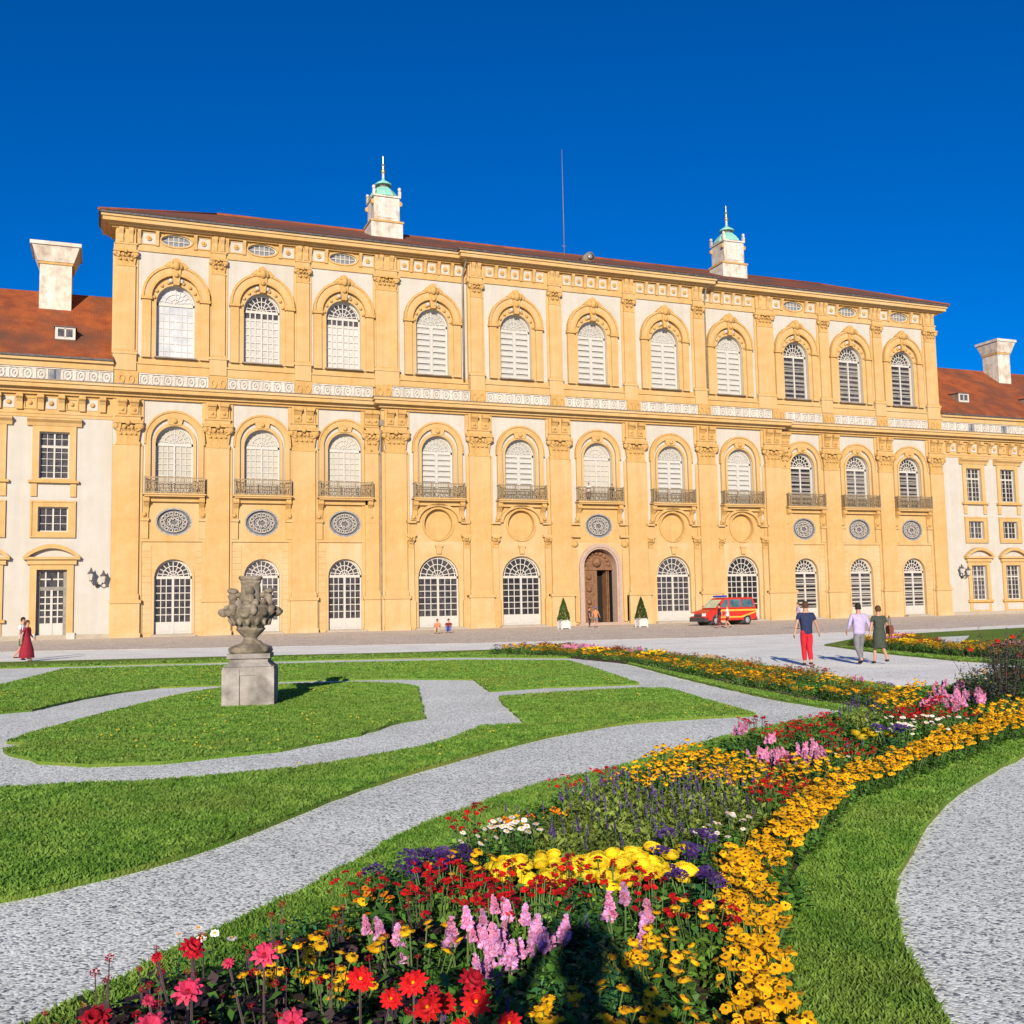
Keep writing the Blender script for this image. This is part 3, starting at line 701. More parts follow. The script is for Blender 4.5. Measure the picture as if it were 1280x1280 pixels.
for i, cx in enumerate(BAYS):
    uk = 'bright' if i == 0 else 'curtain' if i < 3 else 'shutter' if i < 8 else 'slats'
    place_window('window', uk, 1.5, 22.6, 27.1, cx, uy(i), 'z')
    mk = 'blind' if i < 3 else 'blind' if i == 5 else 'shutter' if i < 8 else 'slats'
    place_window('window', mk, 1.45, 11.45, 15.45, cx, ly(i))
    if i in (3, 4, 6, 7): place_window('door', 'door', 1.85, .2, 4.5, cx, ly(i))
    elif i < 3: place_window('door', 'door', 1.45, .2, 4.7, cx, ly(i))
    elif i > 7: place_window('door', 'slat_door', 1.45, .2, 4.7, cx, ly(i))
# surrounds
def up_surround():
    mb = MB('yellow_plaster')
    mb.strip(arch(0, 1.52, 22.5, 27.1), arch(0, 2.1, 22.5, 27.15), -.12, 0)
    mb.strip(arch(0, 2.0, 27.45, 27.55), arch(0, 2.5, 27.45, 27.6), -.36, 0)
    mb.use('ochre_ornament'); mb.strip(arch(0, 2.48, 27.45, 27.6), arch(0, 2.66, 27.45, 27.62), -.46, 0); mb.strip(arch(0, 1.88, 27.4, 27.5), arch(0, 2.02, 27.4, 27.55), -.42, 0)
    for s in (-1, 1):
        mb.use('yellow_plaster'); mb.box(s*2.28-.34, s*2.28+.34, -.28, 0, 22.5, 27.3)
        mb.use('ochre_ornament'); mb.box(s*2.28-.44, s*2.28+.44, -.44, 0, 27.28, 27.5)
    for k in range(9):
        if k == 4: continue
        a = PI*(k+.5)/9; mb.ball((1.72*math.cos(a)*1.0, -.16, 27.2+1.72*math.sin(a)), .15, 5)
    for s in (-1, 1):
        mb.use('white_plaster'); mb.ball((s*.42, -.2, 28.98), .2, 6)
        mb.use('ochre_ornament'); mb.prism([(s*.25, 30.5), (s*.75, 30.0), (s*.95, 30.15), (s*.55, 30.55)], -.5, 0)
    mb.prism([(-.22, 28.6), (.22, 28.6), (.36, 29.9), (-.36, 29.9)], -.5, 0)
    mb.lathe([(.02, -.1), (.24, -.06), (.24, .1), (.02, .12)], (-.3, -.5, 30.15), 9, axis='y'); mb.lathe([(.02, -.1), (.24, -.06), (.24, .1), (.02, .12)], (.3, -.5, 30.15), 9, axis='y'); mb.ball((0, -.52, 30.2), .3, 7, 1.3); mb.ball((0, -.55, 29.4), .22, 6); mb.prism([(-.5, 30.2), (.5, 30.2), (.3, 30.75), (0, 30.9), (-.3, 30.75)], -.4, 0)
    return mb.mesh('window_surround')
def mid_surround():
    mb = MB('yellow_plaster')
    mb.strip(arch(0, 1.47, 11.45, 15.45), arch(0, 1.68, 11.45, 15.5), -.16, 0)
    mb.strip(arch(0, 1.84, 11.45, 15.72), arch(0, 2.24, 11.45, 15.78), -.26, 0)
    mb.use('ochre_ornament'); mb.strip(arch(0, 2.22, 15.4, 15.78), arch(0, 2.34, 15.4, 15.82), -.34, 0)
    mb.use('yellow_plaster'); mb.prism([(-.5, 17.0), (.5, 17.0), (.6, 17.45), (0, 17.62), (-.6, 17.45)], -.24, 0)
    mb.use('ochre_ornament'); mb.ball((0, -.26, 17.28), .2, 6)
    return mb.mesh('window_surround')
def balcony():
    o = MB('yellow_plaster'); o.box(-2.3, 2.3, -.75, 0, 11.12, 11.4); o.box(-2.42, 2.42, -.85, 0, 11.26, 11.36)
    o.box(-2.0, 2.0, -.3, 0, 10.75, 11.12)
    o.use('ochre_ornament')
    for s in (-1, 1):
        x = s*2.12
        o.prof([(0, 9.9), (-.12, 9.9), (-.18, 10.3), (-.5, 10.75), (-.62, 11.12), (0, 11.12)], x-.2, x+.2)
        o.lathe([(.02, -.22), (.2, -.22), (.2, .22), (.02, .22)], (x, -.42, 10.85), 8, axis='x')
        o.prism([(s*1.95, 9.45), (s*2.5, 9.45), (s*2.42, 9.8), (s*2.2, 10.2), (s*1.95, 10.2)], -.16, 0)
        o.ball((s*2.25, -.2, 9.7), .18, 6)
    r = MB('balcony_iron'); y = -.72
    r.box(-2.28, 2.28, y-.04, y+.03, 12.6, 12.68); r.box(-2.28, 2.28, y-.03, y+.02, 12.3, 12.34); r.box(-2.28, 2.28, y-.03, y+.02, 11.45, 11.52)
    for k in range(31):
        x = -2.25+4.5*k/30; r.box(x-.018, x+.018, y-.018, y+.018, 11.5, 12.6)
    for k in range(10):
        x = -2.03+4.06*k/9; r.strip(ell(x, 11.93, .12, .2, 8), ell(x, 11.93, .17, .26, 8), y-.03, y+.02, True)
    for x in (-2.26, -.75, .75, 2.26):
        r.box(x-.05, x+.05, y-.05, y+.05, 11.42, 12.75)
    for s in (-1, 1):
        x = s*2.26
        r.box(x-.03, x+.03, y, 0, 12.6, 12.68); r.box(x-.03, x+.03, y, 0, 11.45, 11.52)
        for k in range(1, 5): r.box(x-.018, x+.018, y+.15*k-.018, y+.15*k+.018, 11.5, 12.6)
    return o.mesh('balcony'), r.mesh('railing')
US, MS, (BM, RM) = up_surround(), mid_surround(), balcony()
mat('grey_iron', (.09, .095, .10), .6, (.16, .16, .16), 5, 4)
def iron_oval():
    f = MB('grille_iron'); f.strip(ell(0, 9.15, 1.28, 1.01), ell(0, 9.15, 1.41, 1.14), .02, .2, True)
    for k in (.3, .55, .8): f.strip(ell(0, 9.15, 1.28*k-.04, 1.01*k-.04, 20), ell(0, 9.15, 1.28*k+.04, 1.01*k+.04, 20), .1, .15, True)
    f.use('relief_back')
    for k in range(14):
        a = 2*PI*k/14; f.strip(ell(.88*math.cos(a), 9.15+.69*math.sin(a), .1, .1, 8), ell(.88*math.cos(a), 9.15+.69*math.sin(a), .16, .16, 8), .08, .14, True)
    for k in range(7):
        a = 2*PI*k/7; f.strip(ell(.42*math.cos(a), 9.15+.33*math.sin(a), .09, .09, 8), ell(.42*math.cos(a), 9.15+.33*math.sin(a), .15, .15, 8), .08, .14, True)
    p = MB('grey_iron'); p.prism(ell(0, 9.15, 1.4, 1.13), .24, .27)
    return f.mesh('grille'), p.mesh('pane')
IO = iron_oval()
def attic_oval():
    f = MB('painted_wood'); bars(f, -1.0, 1.0, 32.0, 32.84, 5, 2, .22, .03); f.strip(ell(0, 32.42, 1.1, .42), ell(0, 32.42, 1.21, .51), .1, .2, True)
    p = MB('grey_glass'); p.prism(ell(0, 32.42, 1.2, .5), .24, .27); return f.mesh('frame'), p.mesh('pane')
AO = attic_oval()
def niche():
    n = MB('yellow_plaster'); n.prism(ell(0, 9.15, 1.29, 1.33), .40, .44)
    n.use('ochre_ornament'); n.strip(ell(0, 9.15, 1.28, 1.32), ell(0, 9.15, 1.45, 1.5), -.1, 0, True)
    n.use('yellow_plaster')
    A = [(-1.8*math.cos(PI*k/14), 9.35+1.35*math.sin(PI*k/14)) for k in range(15)]; B = [(-2.05*math.cos(PI*k/14), 9.35+1.58*math.sin(PI*k/14)) for k in range(15)]
    n.strip(A, B, -.3, 0)
    n.box(-.35, .35, -.22, 0, 7.15, 7.3); n.prism([(-.28, 7.15), (.28, 7.15), (.2, 6.55), (-.2, 6.55)], -.18, 0)
    return n.mesh('niche')
NI = niche()
for i, cx in enumerate(BAYS):
    link('window_surround', US, pal, (cx, uy(i), 0)); link('window_surround', MS, pal, (cx, ly(i), 0))
    b = link('balcony', BM, pal, (cx, ly(i), 0)); link('railing', RM, b)
    if i in (3, 4, 6, 7): link('niche', NI, pal, (cx, ly(i), 0))
    else:
        o = link('oval_window', IO[0], pal, (cx, ly(i), 0)); link('pane', IO[1], o)
    if i in (0, 1, 2, 8, 9, 10):
        o = link('attic_window', AO[0], pal, (cx, uy(i), 0)); link('pane', AO[1], o)
# mouldings of the ground floor
capS = capital(.62, 1.0, .2)
for i, cx in enumerate(BAYS):
    y = ly(i); gm = MB('yellow_plaster')
    if i in (3, 4, 6, 7, 5):
        for s in (-1, 1):
            gm = MB('yellow_plaster')
            gm.use('yellow_plaster')
            gm.box(cx+min(s*2.05, s*2.95), cx+max(s*2.05, s*2.95), y-.3, y, 9.2, 9.38)
            gm.box(cx+min(s*2.05, s*2.95), cx+max(s*2.05, s*2.95), y-.34, y, 8.05, 8.25)
            if i == 5:
                gm.box(cx+min(s*2.3, s*2.9), cx+max(s*2.3, s*2.9), y-.14, y, .3, 7.0); gm.use('ochre_ornament'); gm.ball((cx+s*2.6, y-.1, 7.45), .42, 8, .7, .4)
            else:
                gm.box(cx+min(s*2.25, s*2.8), cx+max(s*2.25, s*2.8), y-.2, y, .3, 7.05); gm.box(cx+min(s*2.15, s*2.9), cx+max(s*2.15, s*2.9), y-.28, y, 0, 2.5)
                gm.add(capS, lambda p, s=s: (cx+s*2.52+p[0]*.8, y+p[1], 7.05+p[2]))
            if s < 0: gm.build('wall_moulding', pal)
    else:
        gm.use('yellow_plaster'); gm.box(cx-2.55, cx+2.55, y-.14, y, 7.55, 7.78)
        for s in (-1, 1):
            gm.box(cx+min(s*1.9, s*2.55), cx+max(s*1.9, s*2.55), y-.32, y, 9.2, 9.42)
            gm.box(cx+min(s*1.95, s*2.5), cx+max(s*1.95, s*2.5), y-.2, y, 7.78, 9.2)
        gm.use('rustic_plaster')
        for k in range(14):
            z = .3+k*.5
            for s in (-1, 1): gm.box(cx+min(s*1.66, s*2.5), cx+max(s*1.66, s*2.5), y-.035, y, z, z+.46)
        gm.strip(arch(cx, 1.45, .2, 4.7), arch(cx, 1.62, .2, 4.7), y-.06, y)
    gm.build('wall_moulding', pal)

# portal
pt = MB('portal_stone'); pt.strip(arch(0, 1.83, .2, 5.35, 20), arch(0, 2.15, .2, 5.35, 20), -1.0, -.78)
pt.strip(arch(0, 1.66, .2, 5.35, 20), arch(0, 1.84, .2, 5.35, 20), -.9, .1)
pt.box(-2.6, 2.6, -1.5, -.78, 0, .12); pt.box(-2.3, 2.3, -1.2, -.3, .12, .24)
pt.build('portal', pal)
pd = MB('carved_wood')
L = arch(0, 1.68, .22, 5.35, 20)
pd.prism([(x, z) for x, z in L if x < .05]+[(.05, 7.03), (.05, .22)], .0, .12)
pd.prism([(.05, 5.1)]+[(.05, 7.03)]+[(x, z) for x, z in L if x > .05 and z > 5.1]+[(1.68, 5.1)], .0, .12)
for k in range(4):
    z = .5+k*1.15; pd.strip(arch_rect(-.82, .5, z+.12, z+.9), arch_rect(-.82, .62, z, z+1.02), -.05, .02, True); pd.ball((-.82, -.02, z+.5), .28, 6)
for k in range(9):
    a = PI*(k+.5)/9; pd.ball((1.25*math.cos(a), -.03, 5.4+1.25*math.sin(a)), .2, 6)
pd.ball((0, -.05, 5.8), .45, 8); pd.box(-1.66, 1.66, -.1, .02, 5.08, 5.25)
pd.box(1.25, 1.32, .1, 1.0, .24, 5.08); pd.build('portal_door', pal)
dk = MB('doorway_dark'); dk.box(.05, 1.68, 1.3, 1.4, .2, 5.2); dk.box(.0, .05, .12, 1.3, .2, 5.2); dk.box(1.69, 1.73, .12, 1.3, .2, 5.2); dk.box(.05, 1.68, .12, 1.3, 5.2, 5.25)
dk.use('carved_wood'); dk.box(1.1, 1.17, .15, 1.1, .24, 5.0); dk.build('doorway', pal)
for i, cx in enumerate(BAYS):
    if i == 5: continue
    s = MB('step_stone'); hw = 2.3 if i in (3, 4, 6, 7) else 1.7; y = ly(i); s.box(cx-hw, cx+hw, y-.75, y+.1, 0, .14); s.box(cx-hw+.3, cx+hw-.3, y-.35, y+.5, .14, .2); s.build('doorstep', pal)
# rainwater pipes
for s, up in ((-1, 1), (1, 1)):
    p = MB('zinc'); x = s*12.75
    p.tube([(s*12.5, -1.3, 33.7), (s*12.6, -.8, 33.2), (x, -.1, 32.0), (x, -.05, 31.4), (x, -.05, 22.2)], .09, 8)
    p.build('downpipe', pal)
p = MB('zinc'); p.tube([(-20.62, -1.2, 19.6), (-20.62, -.7, 18.6), (-20.62, -.5, 17.2), (-20.62, -.5, 3.2), (-20.66, -.62, 2.9), (-20.66, -.62, .1)], .09, 8); p.box(-20.8, -20.44, -1.0, -.5, 17.6, 18.1); p.build('downpipe', pal)

# --- roof
rf = MB('old_roof_tiles'); e0, e1, f0, f1, rx, ry, rz_ = -43.55, 43.55, -1.05, 17.3, 33.6, 8.1, 38.1; i0, i1, fm = -42.3, 42.3, 3.1
A, B, C_, D_ = (e0, f0, 34.0), (e1, f0, 34.0), (e1, f1, 34.0), (e0, f1, 34.0); P1, P2 = (-rx, ry, rz_), (rx, ry, rz_)
rf.face([A, B, P2, P1]); D_ = (i0, f1, 34.0); C_ = (i1, f1, 34.0); D1 = (e0, fm, 34.0); C1 = (e1, fm, 34.0); D2 = (i0, fm, 34.15); C2 = (i1, fm, 34.15)
rf.face([B, C1, P2]); rf.face([C1, C2, P2]); rf.face([C2, C_, P2]); rf.face([C_, D_, P1, P2]); rf.face([D_, D2, P1]); rf.face([D2, D1, P1]); rf.face([D1, A, P1]); rf.face([A, D1, C1, B])
rf.use('roof_tiles')
rf.tube([P1, P2], .16, 6); 
for q, e in ((P1, A), (P2, B), (P1, D_), (P2, C_)): rf.tube([q, e], .13, 6)
rf.use('old_roof_tiles'); rf.prof([(-1.65, 34.0), (-.9, 34.0), (-.9, 34.15)], -13.4, 13.4)
roof = rf.build('roof', pal)
def turret(x, y, z):
    t = MB('chimney_plaster'); t.box(-1.75, 1.75, -1.5, 1.5, -1.6, .95); t.use('ochre_ornament'); t.box(-1.85, 1.85, -1.6, 1.6, .82, 1.0)
    t.use('chimney_plaster')
    q = [(1.42, 1.0), (1.42, 3.2), (1.3, 3.35)]; t.lathe([(r*1.414, h) for r, h in q], (0, 0, 0), 4, ph=.5)
    t.use('white_stucco'); t.box(-1.0, 1.0, -1.46, -1.4, 1.3, 3.0)
    t.use('chimney_plaster'); t.box(-1.55, 1.55, -1.55, 1.55, 3.25, 3.42)
    for a in (-1, 1):
        for b in (-1, 1):
            t.box(a*1.42-.14, a*1.42+.14, b*1.42-.14, b*1.42+.14, 3.42, 3.9); t.ball((a*1.42, b*1.42, 4.1), .2, 7)
            t.use('ochre_ornament'); t.lathe([(.02, -.12), (.25, -.1), (.25, .1), (.02, .12)], (a*1.5, b*1.3, 2.75), 8, axis='y'); t.use('chimney_plaster')
    o = t.build('chimney_turret', pal, (x, y, z)); o.scale = (.86, .86, 1)
    d = MB('verdigris'); d.lathe([(1.45*1.2, 3.42), (1.35*1.2, 3.7), (1.05*1.2, 4.1), (.85*1.1, 4.35), (.8, 4.5)], (0, 0, 0), 8, ph=.5)
    d.use('dark_metal'); d.lathe([(.68, 4.5), (.68, 4.82)], (0, 0, 0), 8); d.use('verdigris'); d.lathe([(.95, 4.8), (.9, 4.95), (.55, 5.15), (.2, 5.35), (.12, 5.6)], (0, 0, 0), 10)
    d.build('dome', o)
    f = MB('white_stucco'); f.lathe([(.2, 5.3), (.14, 5.5), (.12, 6.0), (.2, 6.05)], (0, 0, 0), 8); f.use('gold'); f.ball((0, 0, 6.22), .22, 7); f.lathe([(.1, 6.4), (.09, 6.7), (.16, 6.8), (.05, 6.95), (.03, 7.7)], (0, 0, 0), 8)
    f.build('finial', o)
turret(-18.75, 5, 36.75); turret(19.1, 5, 36.75)
ms = MB('zinc'); ms.tube([(0, 0, 36.5), (0, 0, 48.4)], [.05, .02], 6); ms.tube([(-.25, 0, 38.2), (.25, 0, 38.2)], .03, 5); ms.build('mast', pal, (.3, 6.0, 0))
dm = MB('zinc'); dm.lathe([(.02, -1.1), (.5, -1.1), (.5, .6), (.02, .6)], (1.0, 2.6, 35.7), 12, axis='y'); dm.use('grey_glass'); dm.lathe([(.02, 0), (.38, .01)], (1.0, 1.47, 35.72), 12, axis='y'); dm.build('roof_skylight', pal)

# ================================================================== WINGS
WC = [(.25, 18.95, 19.15, 'ochre_ornament'), (.5, 19.15, 19.4, 'yellow_plaster'), (.95, 19.4, 19.72, 'yellow_plaster'), (1.08, 19.72, 19.93, 'rustic_plaster'), (1.15, 19.93, 20.0, 'zinc')]
def rect(cx, hw, z0, z1): return arch_rect(cx, hw, z0, z1)
def wing(sgn, label):
    root = empty('palace_wing', (0, 0, 0)); tag(root, label, 'palace wing')
    xa, xb = (-84, -42.26) if sgn < 0 else (42.26, 84)
    ctr = [sgn*(46.45+4.93*k) for k in range(8)]
    w = MB('white_plaster'); edges = [sgn*42.26]+[(ctr[k]+ctr[k+1])/2 for k in range(7)]+[sgn*84]
    for k, cx in enumerate(ctr):
        x0, x1 = sorted((edges[k], edges[k+1]))
        door = sgn < 0 and k == 0
        w.use('white_plaster')
        panel(w, x0, x1, 0, 7.3, 0, op_rect(cx-1.07, cx+1.07, .15 if door else 1.6, 5.35), .5 if door else .35)
        panel(w, x0, x1, 7.3, 11, 0, op_rect(cx-1.07, cx+1.07, 8.28, 10.2), .35)
        panel(w, x0, x1, 11, 17.2, 0, op_rect(cx-1.07, cx+1.07, 12.4, 16.05), .35)
        w.use('yellow_plaster'); panel(w, x0, x1, 17.2, 22, 0)
    for x in (xa, xb):
        w.face([(x, 0, 0), (x, 0, 22), (x, 19, 22), (x, 19, 0)])
    w.face([(xa, 19, 0), (xb, 19, 0), (xb, 19, 22), (xa, 19, 22)])
    w.use('yellow_plaster'); w.box(xa, xb, -.06, 0, 17.2, 17.45); w.box(xa, xb, -.12, 0, 17.45, 17.6); w.use('step_stone'); w.box(xa, xb, -.12, -.002, 0, .35)
    w.build('wall', root)
    cornice('cornice', WC, xa, xb, 0, root, 1.5, (0, 0))
    # frieze with brackets
    f = MB('yellow_plaster'); n = 28; st = (xb-xa)/n
    for k in range(n):
        x = xa+st*(k+.5)
        f.use('yellow_plaster'); f.prof([(0, 17.75), (-.2, 17.75), (-.26, 18.3), (-.6, 18.75), (-.64, 18.95), (0, 18.95)], x-.22, x+.22)
        f.use('ochre_ornament'); f.lathe([(.02, -.25), (.14, -.25), (.14, .25), (.02, .25)], (x, -.5, 18.72), 7, axis='x')
        xm = x+st/2
        if xm < xb-.3:
            if k % 2 == 0: f.use('white_plaster'); f.box(xm-.4, xm+.4, -.05, 0, 17.85, 18.7); f.use('ochre_ornament'); f.ball((xm, -.05, 18.28), .2, 6)
            else: f.use('ochre_ornament'); f.strip(rect(xm, .36, 17.9, 18.65), rect(xm, .46, 17.8, 18.75), -.09, 0, True); f.ball((xm, -.03, 18.28), .16, 6)
    f.build('frieze', root)
    # parapet
    b = MB('relief_back'); b.box(xa, xb, -.1, .05, 20.1, 21.1)
    b.use('white_stucco'); b.box(xa, xb, -.2, 0, 20.0, 20.12); b.box(xa, xb, -.2, 0, 21.0, 21.1)
    n = round((xb-xa)/.95); st = (xb-xa)/n
    for k in range(n):
        cx = xa+st*(k+.5)
        gx = (abs(cx)-46.4) % 4.93
        if gx < .7 or gx > 4.93-.7:
            b.use('grey_glass'); b.box(cx-.4, cx+.4, -.13, -.09, 20.15, 20.95); b.use('dark_metal'); b.box(cx-.06, cx+.06, -.16, -.12, 20.14, 21.0)
        else: b.add(RU, lambda p, cx=cx: (cx+p[0]*st/.95, -.1+p[1], 20.56+p[2]))
    b.build('parapet', root)
    l = MB('yellow_plaster'); l.box(xa, xb, -.3, 0, 21.1, 21.3); l.box(xa, xb, -.18, 0, 21.3, 21.62); l.box(xa, xb, -.42, 0, 21.62, 21.85); l.use('dark_metal'); l.box(xa, xb, -.55, .0, 21.85, 22.0); l.build('gutter', root)
    r = MB('roof_tiles'); r.prof([(-.5, 22.0), (9.5, 29.9), (19.5, 22.0)], xa, xb); r.build('roof', root)
    # windows
    def fr(hw, z0, z1, nx, nz, trans=None):
        f = MB('painted_wood'); y = .3
        f.strip(rect(0, hw-.1, z0+.1, z1-.1), rect(0, hw, z0, z1), y-.08, y, True); f.box(-.06, .06, y-.09, y-.01, z0, z1)
        if trans: f.box(-hw, hw, y-.085, y-.012, trans-.07, trans+.07)
        bars(f, -hw+.1, -.06, z0, z1, nx, nz, y-.02, .022); bars(f, .06, hw-.1, z0, z1, nx, nz, y-.02, .022)
        p = MB('dark_glass'); p.prism(rect(0, hw, z0, z1), y+.01, y+.04); return f.mesh('frame'), p.mesh('pane')
    W1, W2, W3 = fr(1.07, 12.4, 16.05, 2, 7, 14.9), fr(1.07, 8.28, 10.2, 2, 3), fr(1.07, 1.6, 5.35, 2, 7, 4.1)
    # door
    f = MB('grey_slat'); y = .42
    f.strip(rect(0, .82, .2, 5.2), rect(0, 1.07, .16, 5.34), y-.1, y, True); f.box(-1.0, 1.0, y-.08, y-.01, 3.75, 4.05)
    f.use('painted_wood'); f.box(-.08, .08, y-.12, y-.02, .2, 3.8); f.box(-.82, .82, y-.07, y-.01, .2, 1.25)
    for a, b2 in ((-.8, -.08), (.08, .8)): bars(f, a, b2, 1.25, 3.75, 2, 5, y-.02, .045); bars(f, a, b2, 4.05, 5.2, 2, 2, y-.02, .05)
    p = MB('dark_glass'); p.prism(rect(0, 1.07, .16, 5.34), y+.01, y+.04)
    WD = (f.mesh('frame'), p.mesh('pane'))
    s = MB('yellow_plaster')
    s.strip(rect(0, 1.07, 12.4, 16.05), rect(0, 1.42, 12.2, 16.4), -.12, 0, True); s.box(-1.62, 1.62, -.1, 0, 12.05, 16.55)
    s2 = MB('yellow_plaster')
    s2.strip(rect(0, 1.07, 12.4, 16.05), rect(0, 1.56, 12.2, 16.5), -.16, 0, True)
    s2.prof([(0, 16.5), (-.2, 16.5), (-.3, 16.75), (-.55, 16.95), (-.55, 17.08), (0, 17.15)], -1.95, 1.95); s2.use('ochre_ornament'); s2.box(-1.8, 1.8, -.35, 0, 12.05, 12.25)
    s2.use('yellow_plaster')
    for q in (-1, 1): s2.box(q*1.4-.22, q*1.4+.22, -.14, 0, 11.0, 12.05)
    s2.strip(rect(0, 1.07, 8.28, 10.2), rect(0, 1.48, 7.95, 10.55), -.12, 0, True); s2.strip(rect(0, 1.48, 7.95, 10.55), rect(0, 1.62, 7.82, 10.68), -.18, 0, True)
    SA = s2.mesh('window_surround')
    def gsur(zb):
        s3 = MB('yellow_plaster'); s3.strip([(-1.07, zb), (-1.07, 5.35), (1.07, 5.35), (1.07, zb)], [(-1.55, zb), (-1.55, 5.75), (1.55, 5.75), (1.55, zb)], -.16, 0)
        s3.box(-1.75, 1.75, -.3, 0, 5.75, 6.05)
        n = 12; R0 = 3.0; h = 1.0
        top = [(-2.05+4.1*k/n, 6.3+1.02*math.sin(PI*k/n)**.8 if 0 < k < n else 6.3) for k in range(n+1)]
        bot = [(x*.86, 6.25+(z-6.3)*.72) for x, z in top]
        s3.strip(bot, top, -.5, 0); s3.box(-2.0, 2.0, -.45, 0, 6.12, 6.32); s3.use('white_plaster'); s3.prism(bot, -.05, 0)
        if zb > 1: s3.use('ochre_ornament'); s3.box(-1.75, 1.75, -.3, 0, 1.35, 1.6); s3.use('yellow_plaster'); s3.box(-1.5, 1.5, -.1, 0, .35, 1.35); s3.use('white_plaster'); s3.box(-1.1, 1.1, -.13, 0, .5, 1.2)
        else:
            for q in (-1, 1): s3.box(q*1.4-.3, q*1.4+.3, -.25, 0, 0, .5)
        return s3.mesh('window_surround' if zb > 1 else 'door_surround')
    SB, SD = gsur(1.6), gsur(.15)
    for k, cx in enumerate(ctr):
        for wm in (W1, W2):
            o = link('window', wm[0], root, (cx, 0, 0)); link('pane', wm[1], o)
        link('window_surround', SA, root, (cx, 0, 0))
        if sgn < 0 and k == 0:
            o = link('door', WD[0], root, (cx, 0, 0)); link('pane', WD[1], o); link('door_surround', SD, root, (cx, 0, 0))
        else:
            o = link('window', W3[0], root, (cx, 0, 0)); link('pane', W3[1], o); link('window_surround', SB, root, (cx, 0, 0))
    # chimney
    cx = -46.9 if sgn < 0 else 59.6
    cs = 1.0 if sgn < 0 else .78
    c = MB('chimney_plaster'); c.box(cx-1.25*cs, cx+1.25*cs, 8.1-1.5*cs, 8.1+1.5*cs, 27, 31.5); c.use('ochre_ornament'); c.box(cx-1.35*cs, cx+1.35*cs, 8.1-1.6*cs, 8.1+1.6*cs, 31.5, 31.7); c.use('chimney_plaster')
    A_ = [(-1.2, 32.4), (1.2, 32.4), (1.55, 33.5), (-1.55, 33.5)]
    c.lathe([(1.4*cs*1.414, 31.7), (1.85*cs*1.414, 32.95)], (cx, 8.05, 0), 4, 1, 1.15, ph=.5); c.box(cx-2.0*cs, cx+2.0*cs, 8.05-2.25*cs, 8.05+2.25*cs, 32.95, 33.25)
    c.use('dark_metal'); c.box(cx-1.3*cs, cx+1.3*cs, 8-1.3*cs, 8+1.3*cs, 33.25, 33.29)
    c.build('chimney', root)
    for dx in ([-45.9, -55.8] if sgn < 0 else [47.6, 58.2]):
        d = MB('zinc'); z = 24.35; yb = 2.5
        d.box(dx-.75, dx+.75, yb-.7, yb+1.3, z-.5, z+.62); d.use('painted_wood'); d.strip(rect(dx, .55, z-.25, z+.4), rect(dx, .75, z-.45, z+.6), yb-.76, yb-.7, True); d.box(dx-.06, dx+.06, yb-.76, yb-.7, z-.3, z+.45)
        d.use('dark_glass'); d.box(dx-.55, dx+.55, yb-.73, yb-.705, z-.25, z+.4); d.use('dark_metal'); d.prof([(yb-.85, z+.6), (yb+1.6, z+.75), (yb+1.6, z+.68), (yb-.85, z+.53)], dx-.85, dx+.85)
        d.build('dormer', root)
    return root
wing(-1, 'lower white palace wing with red roof and a glazed door at the left end')
wing(1, 'lower white palace wing with red roof and narrow windows at the right end')
# ================================================================== WALL LANTERNS
def wall_lantern(x, label):
    r = empty('wall_lantern', (x, 0, 0)); tag(r, label, 'wall lantern', 'lanterns on the palace wings')
    b = MB('dark_metal'); b.tube([(0, -.02, 4.1), (0, -.3, 4.15), (0, -.6, 4.35)], .06, 6); b.ball((0, -.1, 4.1), .16, 6)
    for s in (-1, 1): b.tube([(0, -.5, 4.25), (s*.25, -.55, 4.1), (s*.45, -.6, 4.25 if s > 0 else 4.5)], .045, 6)
    b.build('bracket', r)
    for s, z in ((-1, 4.5), (1, 4.3)):
        l = MB('lamp_glass'); l.lathe([(.12, 0), (.24, .5)], (s*.45, -.6, z), 6); l.use('dark_metal'); l.lathe([(.28, .5), (.26, .56), (.1, .74), (.08, .84), (.03, .98)], (s*.45, -.6, z), 6); l.lathe([(.14, -.08), (.14, 0)], (s*.45, -.6, z), 6)
        l.build('lamp', r)
mat('lamp_glass', (0.385, 0.385, 0.364), .2, (0.490, 0.476, 0.434), 6)
wall_lantern(-43.2, 'twin black lantern on the wall between the glazed wing door and the yellow corner pilaster')
wall_lantern(43.95, 'twin black lantern on the white wall just right of the palace')

# ================================================================== STONE URN
ux, uy_ = at(317, 886); uy_ += .45
urn = empty('stone_urn', (ux, uy_, 0), -.24); tag(urn, 'weathered carved stone vase on a square pedestal standing on the scroll lawn', 'urn')
b = MB('pedestal_stone'); b.box(-.46, .46, -.4, .4, 0, .76); b.box(-.48, -.16, -.44, .44, 0, .74); b.box(.16, .48, -.44, .44, 0, .74)
b.box(-.47, .47, -.42, .42, .62, .78); b.lathe([(.44*1.414, .78), (.36*1.414, .86)], (0, 0, 0), 4, ph=.5); b.box(-.355, .355, -.33, .33, .84, .93); b.box(-.40, .40, -.38, .38, .93, 1.02)
b.build('pedestal', urn)
def rough(mb, amp, fr, ridge=0):
    out = []
    for x, y, z in mb.v:
        n = amp*mnoise.noise((x*fr, y*fr, z*fr))+amp*.6*mnoise.noise((x*fr*2.7, y*fr*2.7, z*fr*2.7+5)); a = math.atan2(y, x)
        k = 1+n*2.2+(ridge*math.cos(a*11)*max(0, min(1, (z-1.45)*4)) if z < 1.95 else 0)
        out.append((x*k, y*k, z+n*.5))
    mb.v = out
b = MB('urn_stone')
